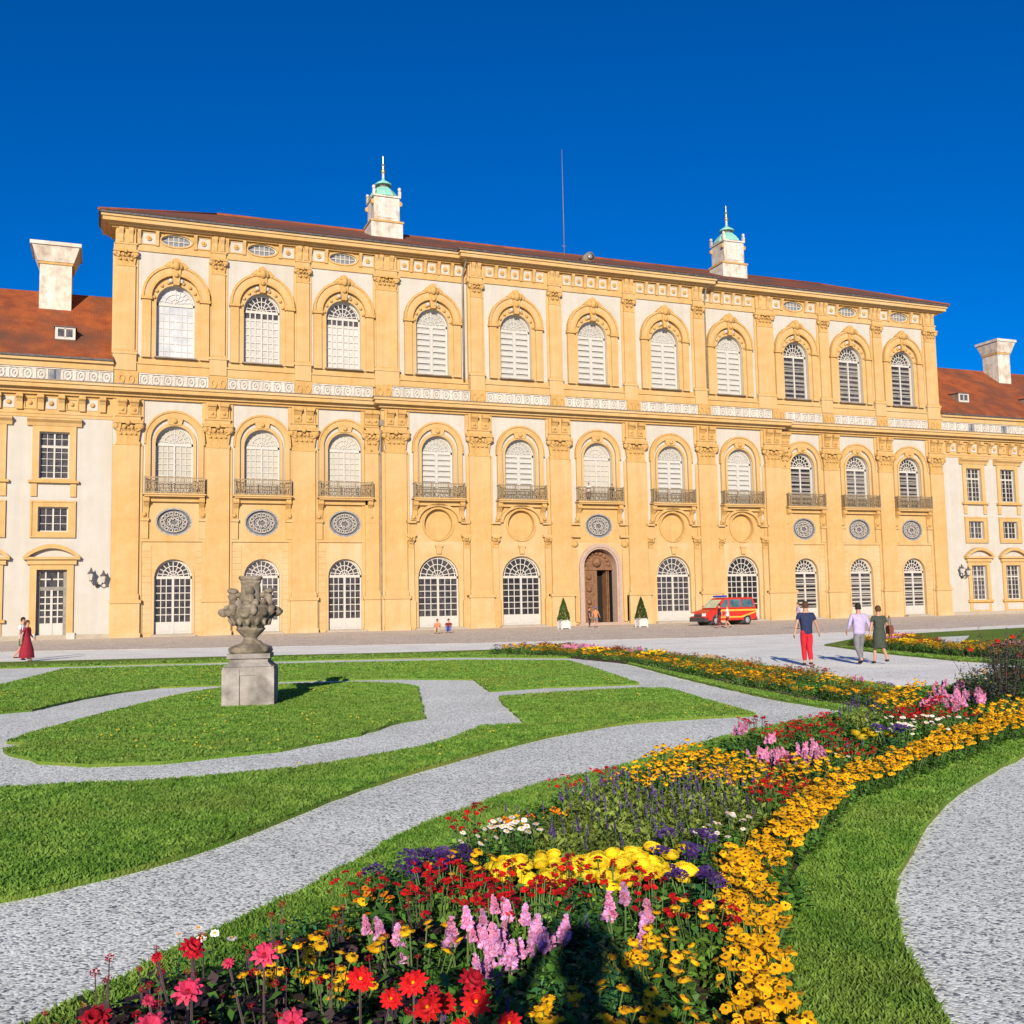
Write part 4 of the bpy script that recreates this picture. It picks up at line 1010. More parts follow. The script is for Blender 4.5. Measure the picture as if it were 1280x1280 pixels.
P = [(.36, 1.0), (.40, 1.05), (.39, 1.12), (.30, 1.17), (.2, 1.22), (.14, 1.27), (.125, 1.31), (.17, 1.36), (.24, 1.43), (.28, 1.48), (.25, 1.52), (.31, 1.58), (.38, 1.65), (.43, 1.72), (.46, 1.79), (.44, 1.86), (.38, 1.93), (.27, 1.98), (.20, 2.04), (.18, 2.15), (.18, 2.34), (.20, 2.38), (.19, 2.4), (.22, 2.44), (.22, 2.48), (.05, 2.49)]
PP = []
for (r0, h0), (r1, h1) in zip(P, P[1:]): PP += [(r0+(r1-r0)*t/3, h0+(h1-h0)*t/3) for t in range(3)]
b.lathe(PP+[P[-1]], (0, 0, 0), 66); rough(b, .045, 7, .03)
b.build('vase', urn)
b = MB('urn_stone')
for k in range(14):
    a = 2*PI*k/14; b.ball((.44*math.cos(a), .44*math.sin(a), 1.82+.02*math.sin(k*3)), .075, 10, 1.1+.4*(k % 2)); b.ball((.36*math.cos(a+.2), .36*math.sin(a+.2), 1.65), .05, 9, 2.0)
for k in range(11):
    a = 2*PI*k/11; b.ball((.30*math.cos(a), .30*math.sin(a), 1.97), .075, 9, 1.1)
for s in (-1, 1):
    b.tube([(s*.27, 0, 1.9), (s*.33, 0, 2.0), (s*.34, 0, 2.1), (s*.32, 0, 2.2)], [.11, .10, .09, .08], 14)
    b.ball((s*.33, 0, 2.2), .10, 10, .6); b.tube([(s*.30, 0, 2.14), (s*.16, 0, 2.12)], [.055, .055], 9)
    b.ball((s*.49, -.02, 1.8), .10, 12, .9)
b.ball((0, -.18, 2.2), .09, 12, 1.2); b.ball((0, -.22, 2.06), .11, 12); b.ball((-.06, -.40, 1.8), .12, 12)
rough(b, .05, 9)
b.build('ornament', urn)

# ================================================================== TOPIARY IN BOXES
leafmat('topiary_leaf', (.022, .06, .010), (.06, .13, .02), 5)
mat('white_box', (.55, .55, .54), .6, (.48, .48, .47), 3)
mat('bark', (.10, .07, .04), .9, (.17, .12, .08), 8)
def cone_foliage(r, z0, z1, n):
    t = RNG.random(n)**.7; z = z0+(z1-z0)*(1-t); rad = r*(t**.85)*RNG.uniform(.82, 1.06, n)+.02; a = RNG.uniform(0, 2*PI, n)
    lumps = 1+.08*np.sin(a*5+z*7)
    c = np.c_[np.cos(a)*rad*lumps, np.sin(a)*rad*lumps, z]
    d1 = RNG.normal(0, 1, (n, 3)); d1 /= np.linalg.norm(d1, axis=1)[:, None]; d2 = np.cross(d1, RNG.normal(0, 1, (n, 3))); d2 /= np.linalg.norm(d2, axis=1)[:, None]
    s = .045
    return np.stack([c-d1*s, c+d2*s*.6, c+d1*s, c-d2*s*.6], 1).reshape(-1, 3)
def topiary(x, y, label):
    r = empty('potted_tree', (x, y, 0)); tag(r, label, 'potted tree', 'clipped cone trees either side of the portal')
    b = MB('white_box'); b.box(-.42, .42, -.42, .42, .1, .82); b.box(-.46, .46, -.46, .46, .74, .82)
    for sx in (-1, 1):
        for sy in (-1, 1): b.box(sx*.4-.06, sx*.4+.06, sy*.4-.06, sy*.4+.06, 0, .9)
    b.build('planter_box', r)
    s = MB('soil'); s.box(-.4, .4, -.4, .4, .7, .78); s.build('soil', r)
    t = MB('bark'); t.tube([(0, 0, .75), (0, 0, 2.3)], [.05, .02], 6); t.build('trunk', r)
    link('crown', fast_mesh('crown', cone_foliage(.58, .85, 2.85, 4200), 4, ['topiary_leaf']), r); r.scale = (.85,)*3
x, y = at(705, 786.5); topiary(x, y, 'clipped green cone tree in a white box left of the arched portal')
x, y = at(802, 784); topiary(x, y, 'clipped green cone tree in a white box right of the arched portal')

# ================================================================== PEOPLE
mat('skin', (.40, .22, .15), .6, (.44, .25, .17), 6)
HAIR = {}
for n_, c in dict(navy=(.018, .03, .09), red_cloth=(.55, .015, .03), lavender=(.46, .40, .62), grey_cloth=(.20, .20, .22), dark_green=(.05, .065, .05), brown_leather=(.16, .05, .025), white_cloth=(.75, .75, .76), black_cloth=(.02, .02, .025), wine=(.30, .015, .035), blue_cloth=(.10, .16, .50), orange_cloth=(.60, .22, .10), green_cloth=(.03, .12, .06), hair_dark=(.02, .014, .01), hair_brown=(.09, .04, .02), hair_grey=(.18, .16, .14), shoe_dark=(.02, .017, .015), dark_red_cloth=(.16, .02, .02), beige_cloth=(.5, .4, .28)).items():
    c = tuple(v*.72 for v in c); mat(n_, c, .85, tuple(v*1.25+.004 for v in c), 8, 3, bump=.3, bscale=25)
def skin_mesh(name, verts, edges, radii, m, root=0, sub=2):
    me = bpy.data.meshes.new(name); me.from_pydata(verts, edges, []); o = bpy.data.objects.new(name, me); col.objects.link(o)
    o.modifiers.new('skin', 'SKIN').use_smooth_shade = True
    for i, r in enumerate(radii):
        sv = me.skin_vertices[0].data[i]; sv.radius = r if isinstance(r, tuple) else (r, r); sv.use_root = (i == root)
    o.modifiers.new('sub', 'SUBSURF').levels = sub
    dg = bpy.context.evaluated_depsgraph_get(); out = bpy.data.meshes.new_from_object(o.evaluated_get(dg)); out.name = name
    out.materials.clear(); out.materials.append(MATS[m])
    for p_ in out.polygons: p_.use_smooth = True
    bpy.data.objects.remove(o); bpy.data.meshes.remove(me)
    return out
def lerp(a, b, t): return tuple(a[i]+(b[i]-a[i])*t for i in range(3))
STAND = dict(pel=(0, 0, .95), sp=(0, 0, 1.14), ch=(0, 0, 1.36), nk=(0, 0, 1.51), hd=(0, .02, 1.66),
             kL=(-.10, .03, .50), aL=(-.10, -.02, .08), kR=(.10, .03, .50), aR=(.10, -.02, .08),
             eL=(-.27, -.03, 1.14), wL=(-.29, .05, .89), eR=(.27, -.03, 1.14), wR=(.29, .05, .89))
WALK = dict(STAND, kL=(-.09, .16, .52), aL=(-.09, .20, .09), kR=(.09, -.02, .50), aR=(.09, -.30, .16), eL=(-.30, -.10, 1.16), wL=(-.36, -.10, .92), eR=(.30, .05, 1.16), wR=(.38, .12, .94))
WALK2 = dict(STAND, kR=(.09, .14, .52), aR=(.09, .16, .08), kL=(-.09, -.0, .50), aL=(-.08, -.26, .14), eL=(-.30, .0, 1.16), wL=(-.30, .16, .97), eR=(.29, -.06, 1.14), wR=(.31, -.08, .88))
SIT = dict(pel=(0, 0, .26), sp=(0, .02, .44), ch=(0, .08, .66), nk=(0, .10, .82), hd=(0, .14, .97), kL=(-.14, .40, .50), aL=(-.15, .55, .08), kR=(.14, .42, .48), aR=(.15, .60, .08),
           eL=(-.26, .16, .50), wL=(-.15, .38, .54), eR=(.26, .16, .50), wR=(.15, .38, .54))
CAMPOSE = dict(STAND, eL=(-.30, .16, 1.36), wL=(-.14, .26, 1.62), eR=(.30, .16, 1.36), wR=(.14, .26, 1.62))
def person(label, loc, rz, height, pose, top, bottom, hair='hair_dark', sleeves='short', legs='long', dress=None, bag=None, hat=None, group=None, shoes='shoe_dark', slim=1.0, hairlen=0):
    """one figure; local +y is forward"""
    k = height/1.8; P = pose; root = empty('person', (loc[0], loc[1], loc[2] if len(loc) > 2 else 0), rz); tag(root, label, 'person', group); root.scale = (k, k, k)
    b = slim
    hipL = (P['pel'][0]-.09, P['pel'][1], P['pel'][2]-.05); hipR = (P['pel'][0]+.09, P['pel'][1], P['pel'][2]-.05)
    shL = (P['ch'][0]-.19*b, P['ch'][1], P['ch'][2]+.07); shR = (P['ch'][0]+.19*b, P['ch'][1], P['ch'][2]+.07)
    hd = P['hd']; V = [P['pel'], P['sp'], P['ch'], P['nk'], (hd[0], hd[1]-.015, hd[2]-.06), (hd[0], hd[1], hd[2]+.02), (hd[0], hd[1]-.01, hd[2]+.09)]
    Rr = [(.15*b, .115), (.135*b, .105), (.15*b, .11), (.06, .06), (.066, .078), (.078, .095), (.06, .075)]
    E_ = [(0, 1), (1, 2), (2, 3), (3, 4), (4, 5), (5, 6)]
    for h, kn, an in ((hipL, P['kL'], P['aL']), (hipR, P['kR'], P['aR'])):
        i = len(V); V += [h, lerp(h, kn, .5), kn, lerp(kn, an, .35), an, (an[0]*1.1, an[1]+.14, max(an[2]-.05, .03))]
        Rr += [.088, .078, .055, .055, .036, .036]; E_ += [(0, i), (i, i+1), (i+1, i+2), (i+2, i+3), (i+3, i+4), (i+4, i+5)]
    for sh, el, wr in ((shL, P['eL'], P['wL']), (shR, P['eR'], P['wR'])):
        i = len(V); d = Vector(wr)-Vector(el); d.normalize(); hn = tuple(Vector(wr)+d*.06)
        V += [sh, lerp(sh, el, .5), el, wr, hn]; Rr += [.055, .047, .038, .026, (.036, .022)]; E_ += [(2, i), (i, i+1), (i+1, i+2), (i+2, i+3), (i+3, i+4)]
    body = skin_mesh('body', V, E_, Rr, 'skin')
    # fingers, nose and ears joined into the body mesh
    mb = MB('skin')
    for sgn, el, wr in ((-1, P['eL'], P['wL']), (1, P['eR'], P['wR'])):
        d = Vector(wr)-Vector(el); d.normalize(); side = Vector((0, 1, 0)); side = (side-d*side.dot(d)).normalized(); inn = d.cross(side)*(-sgn)
        c = Vector(wr)+d*.075
        for q, Lf in enumerate((.075, .085, .08, .06)):
            s = c+side*(.027-.018*q)-d*.01; m_ = s+d*Lf*.55+inn*.006; e = m_+d*Lf*.4+inn*.028
            mb.tube([s, m_, e], [.0095, .0085, .0065], 6)
        s = Vector(wr)+d*.03+side*.022; mb.tube([s, s+side*.035+d*.035, s+side*.04+d*.068+inn*.01], [.012, .01, .008], 6)
    mb.tube([(hd[0], hd[1]+.08, hd[2]+.03), (hd[0], hd[1]+.115, hd[2]-.01)], [.012, .018], 6)
    for s in (-1, 1): mb.ball((hd[0]+s*.078, hd[1]-.005, hd[2]+.005), .026, 6, 1.3, .6)
    mb.tube([(hd[0]-.025, hd[1]+.082, hd[2]-.045), (hd[0]+.025, hd[1]+.082, hd[2]-.045)], .008, 5)
    ex = mb.mesh('x'); bm = bmesh.new(); bm.from_mesh(body); bm.from_mesh(ex); bm.to_mesh(body); bm.free(); bpy.data.meshes.remove(ex)
    link('body', body, root)
    # eyes
    ey = MB('hair_dark')
    for s in (-1, 1): ey.ball((hd[0]+s*.03, hd[1]+.08, hd[2]+.02), .012, 6)
    ey.build('eyes', root)
    # shirt
    V = [P['pel'], P['sp'], P['ch'], lerp(P['ch'], P['nk'], .72)]; Rr = [(.18*b, .145), (.17*b, .138), (.19*b, .145), (.11, .10)]; E_ = [(0, 1), (1, 2), (2, 3)]
    if not dress:
        V.insert(0, (P['pel'][0], P['pel'][1], P['pel'][2]-.09)); Rr.insert(0, (.178*b, .145)); E_ = [(0, 1), (1, 2), (2, 3), (3, 4)]
    ci = len(V)-2
    for sh, el, wr in ((shL, P['eL'], P['wL']), (shR, P['eR'], P['wR'])):
        i = len(V)
        if sleeves == 'none': V += [sh]; Rr += [.062]; E_ += [(ci, i)]
        elif sleeves == 'short': V += [sh, lerp(sh, el, .62)]; Rr += [.07, .064]; E_ += [(ci, i), (i, i+1)]
        else: V += [sh, lerp(sh, el, .6), el, lerp(el, wr, .75)]; Rr += [.07, .06, .05, .042]; E_ += [(ci, i), (i, i+1), (i+1, i+2), (i+2, i+3)]
    link('shirt' if not dress else 'bodice', skin_mesh('shirt', V, E_, Rr, top), root)
    if dress:
        z0 = P['pel'][2]+.12; n = 5; mbd = MB(bottom); z1, w1 = dress
        mbd.lathe([(.15, z0+.05), (.17, z0-.05), (.2, z0-.2), (w1*.85, (z0+z1)/2-.05), (w1, z1+.02), (w1*.96, z1)], (P['pel'][0], P['pel'][1], 0), 18, 1.05, .85); mbd.build('skirt', root)
    else:
        V = [(P['pel'][0], P['pel'][1], P['pel'][2]+.10), P['pel']]; Rr = [(.165*b, .132), (.172*b, .138)]; E_ = [(0, 1)]
        for h, kn, an in ((hipL, P['kL'], P['aL']), (hipR, P['kR'], P['aR'])):
            i = len(V)
            if legs == 'long': V += [h, lerp(h, kn, .5), kn, lerp(kn, an, .9)]; Rr += [.112, .102, .082, .066]; E_ += [(1, i), (i, i+1), (i+1, i+2), (i+2, i+3)]
            else: V += [h, lerp(h, kn, .5), lerp(h, kn, .9)]; Rr += [.105, .095, .085]; E_ += [(1, i), (i, i+1), (i+1, i+2)]
        link('trousers' if legs == 'long' else 'shorts', skin_mesh('trousers', V, E_, Rr, bottom, root=1), root)
    for an in (P['aL'], P['aR']):
        z = max(an[2]-.05, .035)
        link('shoe', skin_mesh('shoe', [(an[0], an[1]-.03, z+.02), (an[0]*1.05, an[1]+.08, z+.005), (an[0]*1.1, an[1]+.18, z-.002)], [(0, 1), (1, 2)], [(.045, .045), (.045, .035), (.04, .028)], shoes), root)
    h = MB(hair)
    for q in range(9):
        t = .0+q*(1.95-.0)/8 if hairlen == 0 else q*2.1/8
    prof = [(.092*math.sin(PI*q/10) if q else .003, .105*math.cos(PI*q/10)) for q in range(0, 6)]
    base = len(h.v); n = 14
    for r_, z_ in prof:
        for a in range(n):
            t = 2*PI*a/n; x_ = r_*math.cos(t); y_ = r_*math.sin(t)*1.16
            zz = z_-(.085 if (z_ < .03 and y_ < 0.01) else 0); h.v.append((hd[0]+x_, hd[1]-.012+y_, hd[2]+.048+zz))
    for q in range(len(prof)-1):
        for a in range(n):
            c2 = (a+1) % n; h.f.append((base+q*n+a, base+q*n+c2, base+(q+1)*n+c2, base+(q+1)*n+a)); h.m.append(0); h.sm.append(True)
    if hairlen: h.tube([(hd[0], hd[1]-.07, hd[2]+.05), (hd[0], hd[1]-.10, hd[2]-.05), (hd[0], hd[1]-.10, hd[2]-.05-hairlen)], [.08, .085, .05], 8)
    h.build('hair', root)
    if hat:
        m_ = MB(hat); m_.lathe([(.15, 0), (.155, .012), (.1, .03), (.098, .09), (.06, .12), (.01, .125)], (hd[0], hd[1], hd[2]+.07), 14); m_.build('hat', root)
    return root
def face_to(loc, d):                       # heading so that +y points along world direction d
    return math.atan2(-d[0], d[1])
fwd = (_F[0], _F[1]); lft = (-_R0[0], -_R0[1]); rgt = (_R0[0], _R0[1])
def mixd(a, b, t): return (a[0]*(1-t)+b[0]*t, a[1]*(1-t)+b[1]*t)
p_ = at(1010, 832.5); person('man in navy polo shirt and bright red trousers walking away over the gravel', p_, face_to(p_, fwd), 1.8, dict(WALK, kL=(-.06, .10, .52), aL=(-.055, .10, .09), kR=(.06, .0, .50), aR=(.05, -.18, .12)), 'navy', 'red_cloth', 'hair_brown')
p_ = at(1076, 830.5); person('man in lilac shirt and grey trousers walking away beside a woman', p_, face_to(p_, mixd(fwd, lft, .12)), 1.72, WALK2, 'lavender', 'grey_cloth', 'hair_dark', sleeves='long', slim=1.12)
p_ = at(1101, 830); pw = person('woman in dark green dress with a brown bag walking away on the gravel', p_, face_to(p_, mixd(fwd, lft, .1)), 1.64, WALK, 'dark_green', 'dark_green', 'hair_brown', dress=(.50, .21), slim=.95)
bg_ = empty('handbag', (p_[0]+rgt[0]*.30, p_[1]+rgt[1]*.30, .95), face_to(p_, rgt)); tag(bg_, 'brown leather shoulder bag carried by the woman in the dark green dress', 'bag')
b = MB('brown_leather'); b.prism([(-.14, -.11), (.14, -.11), (.17, .02), (.12, .13), (-.12, .13), (-.17, .02)], -.06, .06); b.build('pouch', bg_)
b = MB('brown_leather'); b.tube([(-.11, 0, .11), (-.07, 0, .34), (0, 0, .40), (.07, 0, .34), (.11, 0, .11)], .011, 6); b.build('strap', bg_)
p_ = at(999, 786); person('person in pale lilac shirt standing near the doors beyond the man in red trousers', p_, face_to(p_, lft), 1.75, STAND, 'lavender', 'grey_cloth', 'hair_brown')
p_ = at(33, 827); person('woman in long wine red dress strolling on the gravel at the left edge', p_, face_to(p_, mixd(rgt, fwd, -.1)), 1.66, WALK2, 'wine', 'wine', 'hair_brown', dress=(.16, .36), hairlen=.1)
p_ = at(27.5, 825); person('man in pale blue shirt and green shorts walking beside the woman in wine red', p_, face_to(p_, mixd(rgt, fwd, -.1)), 1.78, WALK, 'white_cloth', 'green_cloth', 'hair_dark', legs='short')
p_ = at(547, 792); person('person in orange top sitting on the ground by the large glazed door', p_, face_to(p_, (-fwd[0], -fwd[1])), 1.72, SIT, 'orange_cloth', 'beige_cloth', 'hair_brown')
p_ = at(561, 791); person('person in dark red top sitting beside the one in orange', p_, face_to(p_, (-fwd[0], -fwd[1])), 1.7, SIT, 'dark_red_cloth', 'blue_cloth', 'hair_dark')
p_ = at(737, 784); person('person in dark clothes standing before the arched portal', p_, face_to(p_, rgt), 1.68, STAND, 'black_cloth', 'black_cloth', 'hair_brown')
p_ = at(745, 784.5); person('person in tan shirt wearing a blue hat before the arched portal', p_, face_to(p_, fwd), 1.66, WALK, 'orange_cloth', 'grey_cloth', 'hair_brown', hat='blue_cloth', legs='short')
p_ = at(900, 785); person('person in dark clothes walking past the front door of the red van', p_, face_to(p_, lft), 1.74, WALK, 'black_cloth', 'dark_red_cloth', 'hair_dark')
p_ = at(910, 785); person('person in white shirt and shorts walking past the red van', p_, face_to(p_, mixd(lft, fwd, .3)), 1.66, WALK2, 'white_cloth', 'dark_red_cloth', 'hair_grey', legs='short')
person('dark haired person standing at the left end of the balcony over the portal', (-1.15, -1.2, 11.41), PI, 1.7, STAND, 'white_cloth', 'black_cloth', 'hair_dark')
person('dark haired person standing at the right end of the balcony over the portal', (1.25, -1.2, 11.41), PI, 1.66, STAND, 'black_cloth', 'black_cloth', 'hair_brown')
ph = (CAM[0]-sd.x*.34-.02, CAM[1]-sd.y*.34)
person('photographer behind the viewpoint casting a long shadow on the near flower bed', (ph[0], ph[1], .0), face_to(ph, fwd), 2.06, CAMPOSE, 'grey_cloth', 'black_cloth', 'hair_dark', sleeves='long')

# ================================================================== VAN
mat('van_red', (.48, .022, .012), .35, (.55, .03, .012), 1.5, spec=.5); mat('van_stripe', (.80, .38, .05), .4); mat('van_glass', (.03, .07, .08), .08, (.10, .17, .18), 2, spec=.9)
mat('bumper', (.05, .05, .055), .6); mat('tyre', (.02, .02, .02), .9); mat('rim', (.45, .47, .48), .35, metal=.6); mat('beacon', (.02, .05, .45), .3); mat('headlight', (.75, .75, .72), .15); mat('pale_windscreen', (.35, .40, .30), .1, (.55, .60, .40), 1)
va, vb = at(884, 782.5), at(964, 780)
vd = Vector((vb[0]-va[0], vb[1]-va[1])); ang = math.atan2(vd.y, vd.x)
van = empty('van', (va[0], va[1]+.2, 0), ang+.02); van.scale = (vd.length/5.0*.82,)*2+(vd.length/5.0*.90,); tag(van, 'red fire brigade van with yellow stripes and a blue beacon parked by the palace doors', 'van')
def wv(z): return .95 if z < 1.05 else .95-.16*(z-1.05)/.85
lowP = [(0, .42), (.02, .75), (.12, .93), (.95, 1.12), (1.12, 1.16), (4.92, 1.16), (4.95, .9), (4.93, .42), (4.6, .34), (.3, .34)]
upP = [(1.05, 1.16), (1.85, 1.78), (2.0, 1.88), (2.4, 1.93), (4.6, 1.93), (4.78, 1.85), (4.92, 1.16)]
b = MB('van_red')
for P in (lowP, upP):
    n = len(P); i = len(b.v)
    for s in (-1, 1): b.v += [(x, .95+s*wv(z), z) for x, z in P]
    b.f += [tuple(i+q for q in range(n)), tuple(i+n+q for q in reversed(range(n)))]; b.m += [0, 0]; b.sm += [False]*2
    for q in range(n): b.f.append((i+q, i+(q+1) % n, i+n+(q+1) % n, i+n+q)); b.m.append(0); b.sm.append(False)
body = b.build('body', van)
bv = body.modifiers.new('bevel', 'BEVEL'); bv.width = .05; bv.segments = 2; bv.limit_method = 'ANGLE'
def sidequad(name, P, m, side, off=.012, parent=van):
    mb = MB(m); mb.face([(x, .95+side*(wv(z)+off), z) for x, z in P]); mb.face([(x, .95+side*(wv(z)+off*.2), z) for x, z in P]); return mb.build(name, parent)
for s in (-1, 1):
    sidequad('window', [(1.38, 1.24), (2.28, 1.24), (2.28, 1.8), (1.98, 1.78)], 'van_glass', s)
    sidequad('window', [(2.42, 1.24), (3.45, 1.24), (3.45, 1.8), (2.42, 1.8)], 'van_glass', s)
    sidequad('window', [(3.55, 1.24), (4.72, 1.24), (4.62, 1.8), (3.55, 1.8)], 'van_glass', s)
    sidequad('stripe', [(1.3, .98), (4.93, .98), (4.93, 1.1), (1.3, 1.1)], 'van_stripe', s)
    sidequad('stripe', [(1.4, .52), (3.5, .52), (4.93, .88), (4.93, .96), (3.4, .62), (1.4, .62)], 'van_stripe', s)
b = MB('pale_windscreen'); b.face([(1.1, .95-.82, 1.215), (1.1, .95+.82, 1.215), (1.80, .95+.72, 1.76), (1.80, .95-.72, 1.76)]); o = b.build('windscreen', van); o.location = (-.02, 0, .015)
b = MB('bumper'); b.box(-.08, .3, .0, 1.9, .28, .58); b.build('bumper', van); b = MB('bumper'); b.box(4.8, 5.02, .02, 1.88, .3, .56); b.build('bumper', van); b = MB('bumper'); b.box(-.02, .06, .5, 1.4, .62, .8); b.build('grille', van)
for s in (-1, 1):
    b = MB('headlight'); b.box(.0, .22, .95+s*.72-.2, .95+s*.72+.2, .66, .86); b.build('headlight', van)
    b = MB('van_red'); b.box(1.28, 1.42, .95+s*1.02-.08, .95+s*1.02+.08, 1.18, 1.38); b.build('mirror', van)
b = MB('beacon'); b.box(2.05, 2.3, .25, 1.65, 1.95, 2.08); b.build('beacon', van)
for x in (1.0, 4.0):
    for s in (-1, 1):
        y = .95+s*.86
        b = MB('tyre'); b.lathe([(.2, -.11), (.32, -.11), (.34, -.07), (.34, .07), (.32, .11), (.2, .11)], (0, 0, 0), 20, axis='y'); w_ = b.build('wheel', van, (x, y, .34))
        b = MB('rim'); b.lathe([(.21, -.125), (.19, -.13), (.06, -.11), (.06, -.135), (.01, -.135)], (0, 0, 0), 12, axis='y'); b.lathe([(.21, .125), (.19, .13), (.06, .11), (.06, .135), (.01, .135)], (0, 0, 0), 12, axis='y'); b.build('rim', w_)
    b = MB('bumper'); b.lathe([(.37, -.957), (.37, .957)], (x, .95, .40), 20, axis='y'); b.build('wheel_arch', van)
# ================================================================== FLOWER BEDS
bedD = smooth_poly([at(x, y, .3) for x, y in [(-60, 1420), (60, 1290), (200, 1205), (330, 1168), (420, 1112), (500, 1078), (590, 1036), (690, 990), (780, 960), (870, 935), (960, 913), (1050, 893)]], False, 2) \
     + [at(x, y, .3) for x, y in [(1090, 884), (1130, 866), (1200, 852), (1280, 832), (1400, 815)]] \
     + smooth_poly([at(x, y) for x, y in [(1400, 895), (1280, 920), (1190, 945), (1120, 975), (1065, 1010), (1030, 1055), (995, 1100), (975, 1150), (985, 1210), (1000, 1300), (1020, 1480)]], False, 2) + [at(500, 1800), at(100, 1650)]
bedE = [at(x, y, .25) for x, y in [(612, 811), (690, 806), (760, 811), (860, 820), (970, 833), (1050, 847), (1130, 861)]] + [at(x, y) for x, y in [(1140, 885), (1098, 893), (1060, 886), (1000, 877), (940, 864), (870, 848), (790, 831), (700, 822), (640, 820)]]
bedF = [at(x, y, .25) for x, y in [(1078, 798), (1130, 793), (1165, 800), (1210, 806), (1260, 802), (1400, 806)]] + [at(x, y) for x, y in [(1400, 836), (1280, 828), (1200, 823), (1110, 815), (1060, 808)]]
for P in (bedD, bedE, bedF): slab('flower_bed_soil', dens(P, .4, .02), .0, .075, 'soil')

leafmat('leaf_green', (.055, .155, .025), (.12, .27, .04)); leafmat('leaf_light', (.14, .29, .04), (.23, .40, .07)); leafmat('leaf_sage', (.20, .28, .045), (.32, .40, .09), trans=.4)
leafmat('leaf_deep', (.025, .10, .035), (.05, .17, .05)); leafmat('leaf_purple', (.035, .02, .03), (.07, .05, .045)); leafmat('leaf_rose', (.03, .05, .035), (.07, .08, .06))
leafmat('stem_green', (.07, .13, .04), (.10, .17, .05), 4, .7, .05); leafmat('stem_dark', (.06, .04, .05), (.10, .07, .07), 4, .7, .02)
def petal(n, a, b=None): leafmat(n, tuple(v*.82 for v in a), b or tuple(min(1, v*1.2) for v in a), 30, .65, .3)
petal('petal_gold', (.92, .44, .006), (.90, .56, .010)); petal('petal_orange', (.90, .24, .008), (.95, .34, .01)); petal('petal_yellow', (.92, .66, .015), (.95, .78, .04))
petal('petal_red', (.50, .008, .012), (.72, .015, .015)); petal('petal_crimson', (.32, .005, .02), (.50, .012, .03)); petal('petal_pink', (.75, .22, .40), (.85, .38, .55)); petal('petal_lilac', (.62, .30, .62), (.75, .45, .75))
petal('petal_hotpink', (.60, .03, .10), (.78, .07, .17)); petal('petal_violet', (.06, .025, .16), (.12, .05, .26)); petal('petal_white', (.85, .85, .80)); petal('petal_blue', (.14, .11, .28), (.20, .17, .36))
mat('flower_eye', (.06, .02, .006), .9, (.12, .045, .01), 30)

class Q:
    """collects quads (leaves, petals) with material names"""
    def __init__(s): s.V = []; s.m = []; s.names = []
    def put(s, V, m):
        if m not in s.names: s.names.append(m)
        V = np.asarray(V, float).reshape(-1, 4, 3); s.V.append(V); s.m.append(np.full(len(V), s.names.index(m)))
    def leaf(s, base, d, L, W, m, droop=.3):
        """diamond leaves: base (n,3), direction (n,3)"""
        base = np.atleast_2d(base); d = np.atleast_2d(d).astype(float); d = d/np.linalg.norm(d, axis=1)[:, None]; n = len(base)
        L = np.broadcast_to(np.asarray(L, float), (n,))[:, None]; W = np.broadcast_to(np.asarray(W, float), (n,))[:, None]
        side = np.cross(d, RNG.normal(0, .35, (n, 3))+[0, 0, 1]); side /= np.maximum(np.linalg.norm(side, axis=1)[:, None], 1e-6)
        mid = base+d*L*.5; tip = base+d*L-np.array([0, 0, 1])*L*droop*.5
        s.put(np.stack([base, mid+side*W+[0, 0, .12]*W, tip, mid-side*W+[0, 0, .12]*W], 1), m)
    def merge(s, o, T=None):
        for V, m in zip(o.V, o.m):
            if T is not None: V = V@np.array(T.to_3x3()).T+np.array(T.translation)
            for k in np.unique(m):
                nm = o.names[k]
                if nm not in s.names: s.names.append(nm)
                s.V.append(V[m == k]); s.m.append(np.full((m == k).sum(), s.names.index(nm)))
    def mesh(s, name): return fast_mesh(name, np.concatenate(s.V).reshape(-1, 3), 4, s.names, np.concatenate(s.m))
def rdir(n, up=.3, spread=1.0):
    a = RNG.uniform(0, 2*PI, n); e = RNG.normal(up, .35*spread, n); return np.c_[np.cos(a)*np.cos(e), np.sin(a)*np.cos(e), np.sin(e)]
def mound(q, r, h, n, L, W, m, up=.3, core=.35):
    a = RNG.uniform(0, 2*PI, n); t = RNG.random(n)**.55; z = h*RNG.uniform(core, 1, n)*np.sqrt(np.maximum(1-(t*.95)**2, .03)); z = np.maximum(z*RNG.uniform(.55, 1, n), .02)
    P = np.c_[np.cos(a)*t*r, np.sin(a)*t*r, z]; d = rdir(n, up); d[:, :2] += np.c_[np.cos(a), np.sin(a)]*.5
    q.leaf(P-d*L*.4, d, L*RNG.uniform(.6, 1.3, n), W*RNG.uniform(.7, 1.2, n), m)
def stemq(q, p0, p1, w, m):
    p0 = np.array(p0, float); p1 = np.array(p1, float); d = p1-p0; 
    for ax in ((1, 0, 0), (0, 1, 0)):
        s = np.cross(d, ax); s = s/max(np.linalg.norm(s), 1e-6)*w
        q.put([[p0-s, p0+s, p1+s*.7, p1-s*.7]], m)
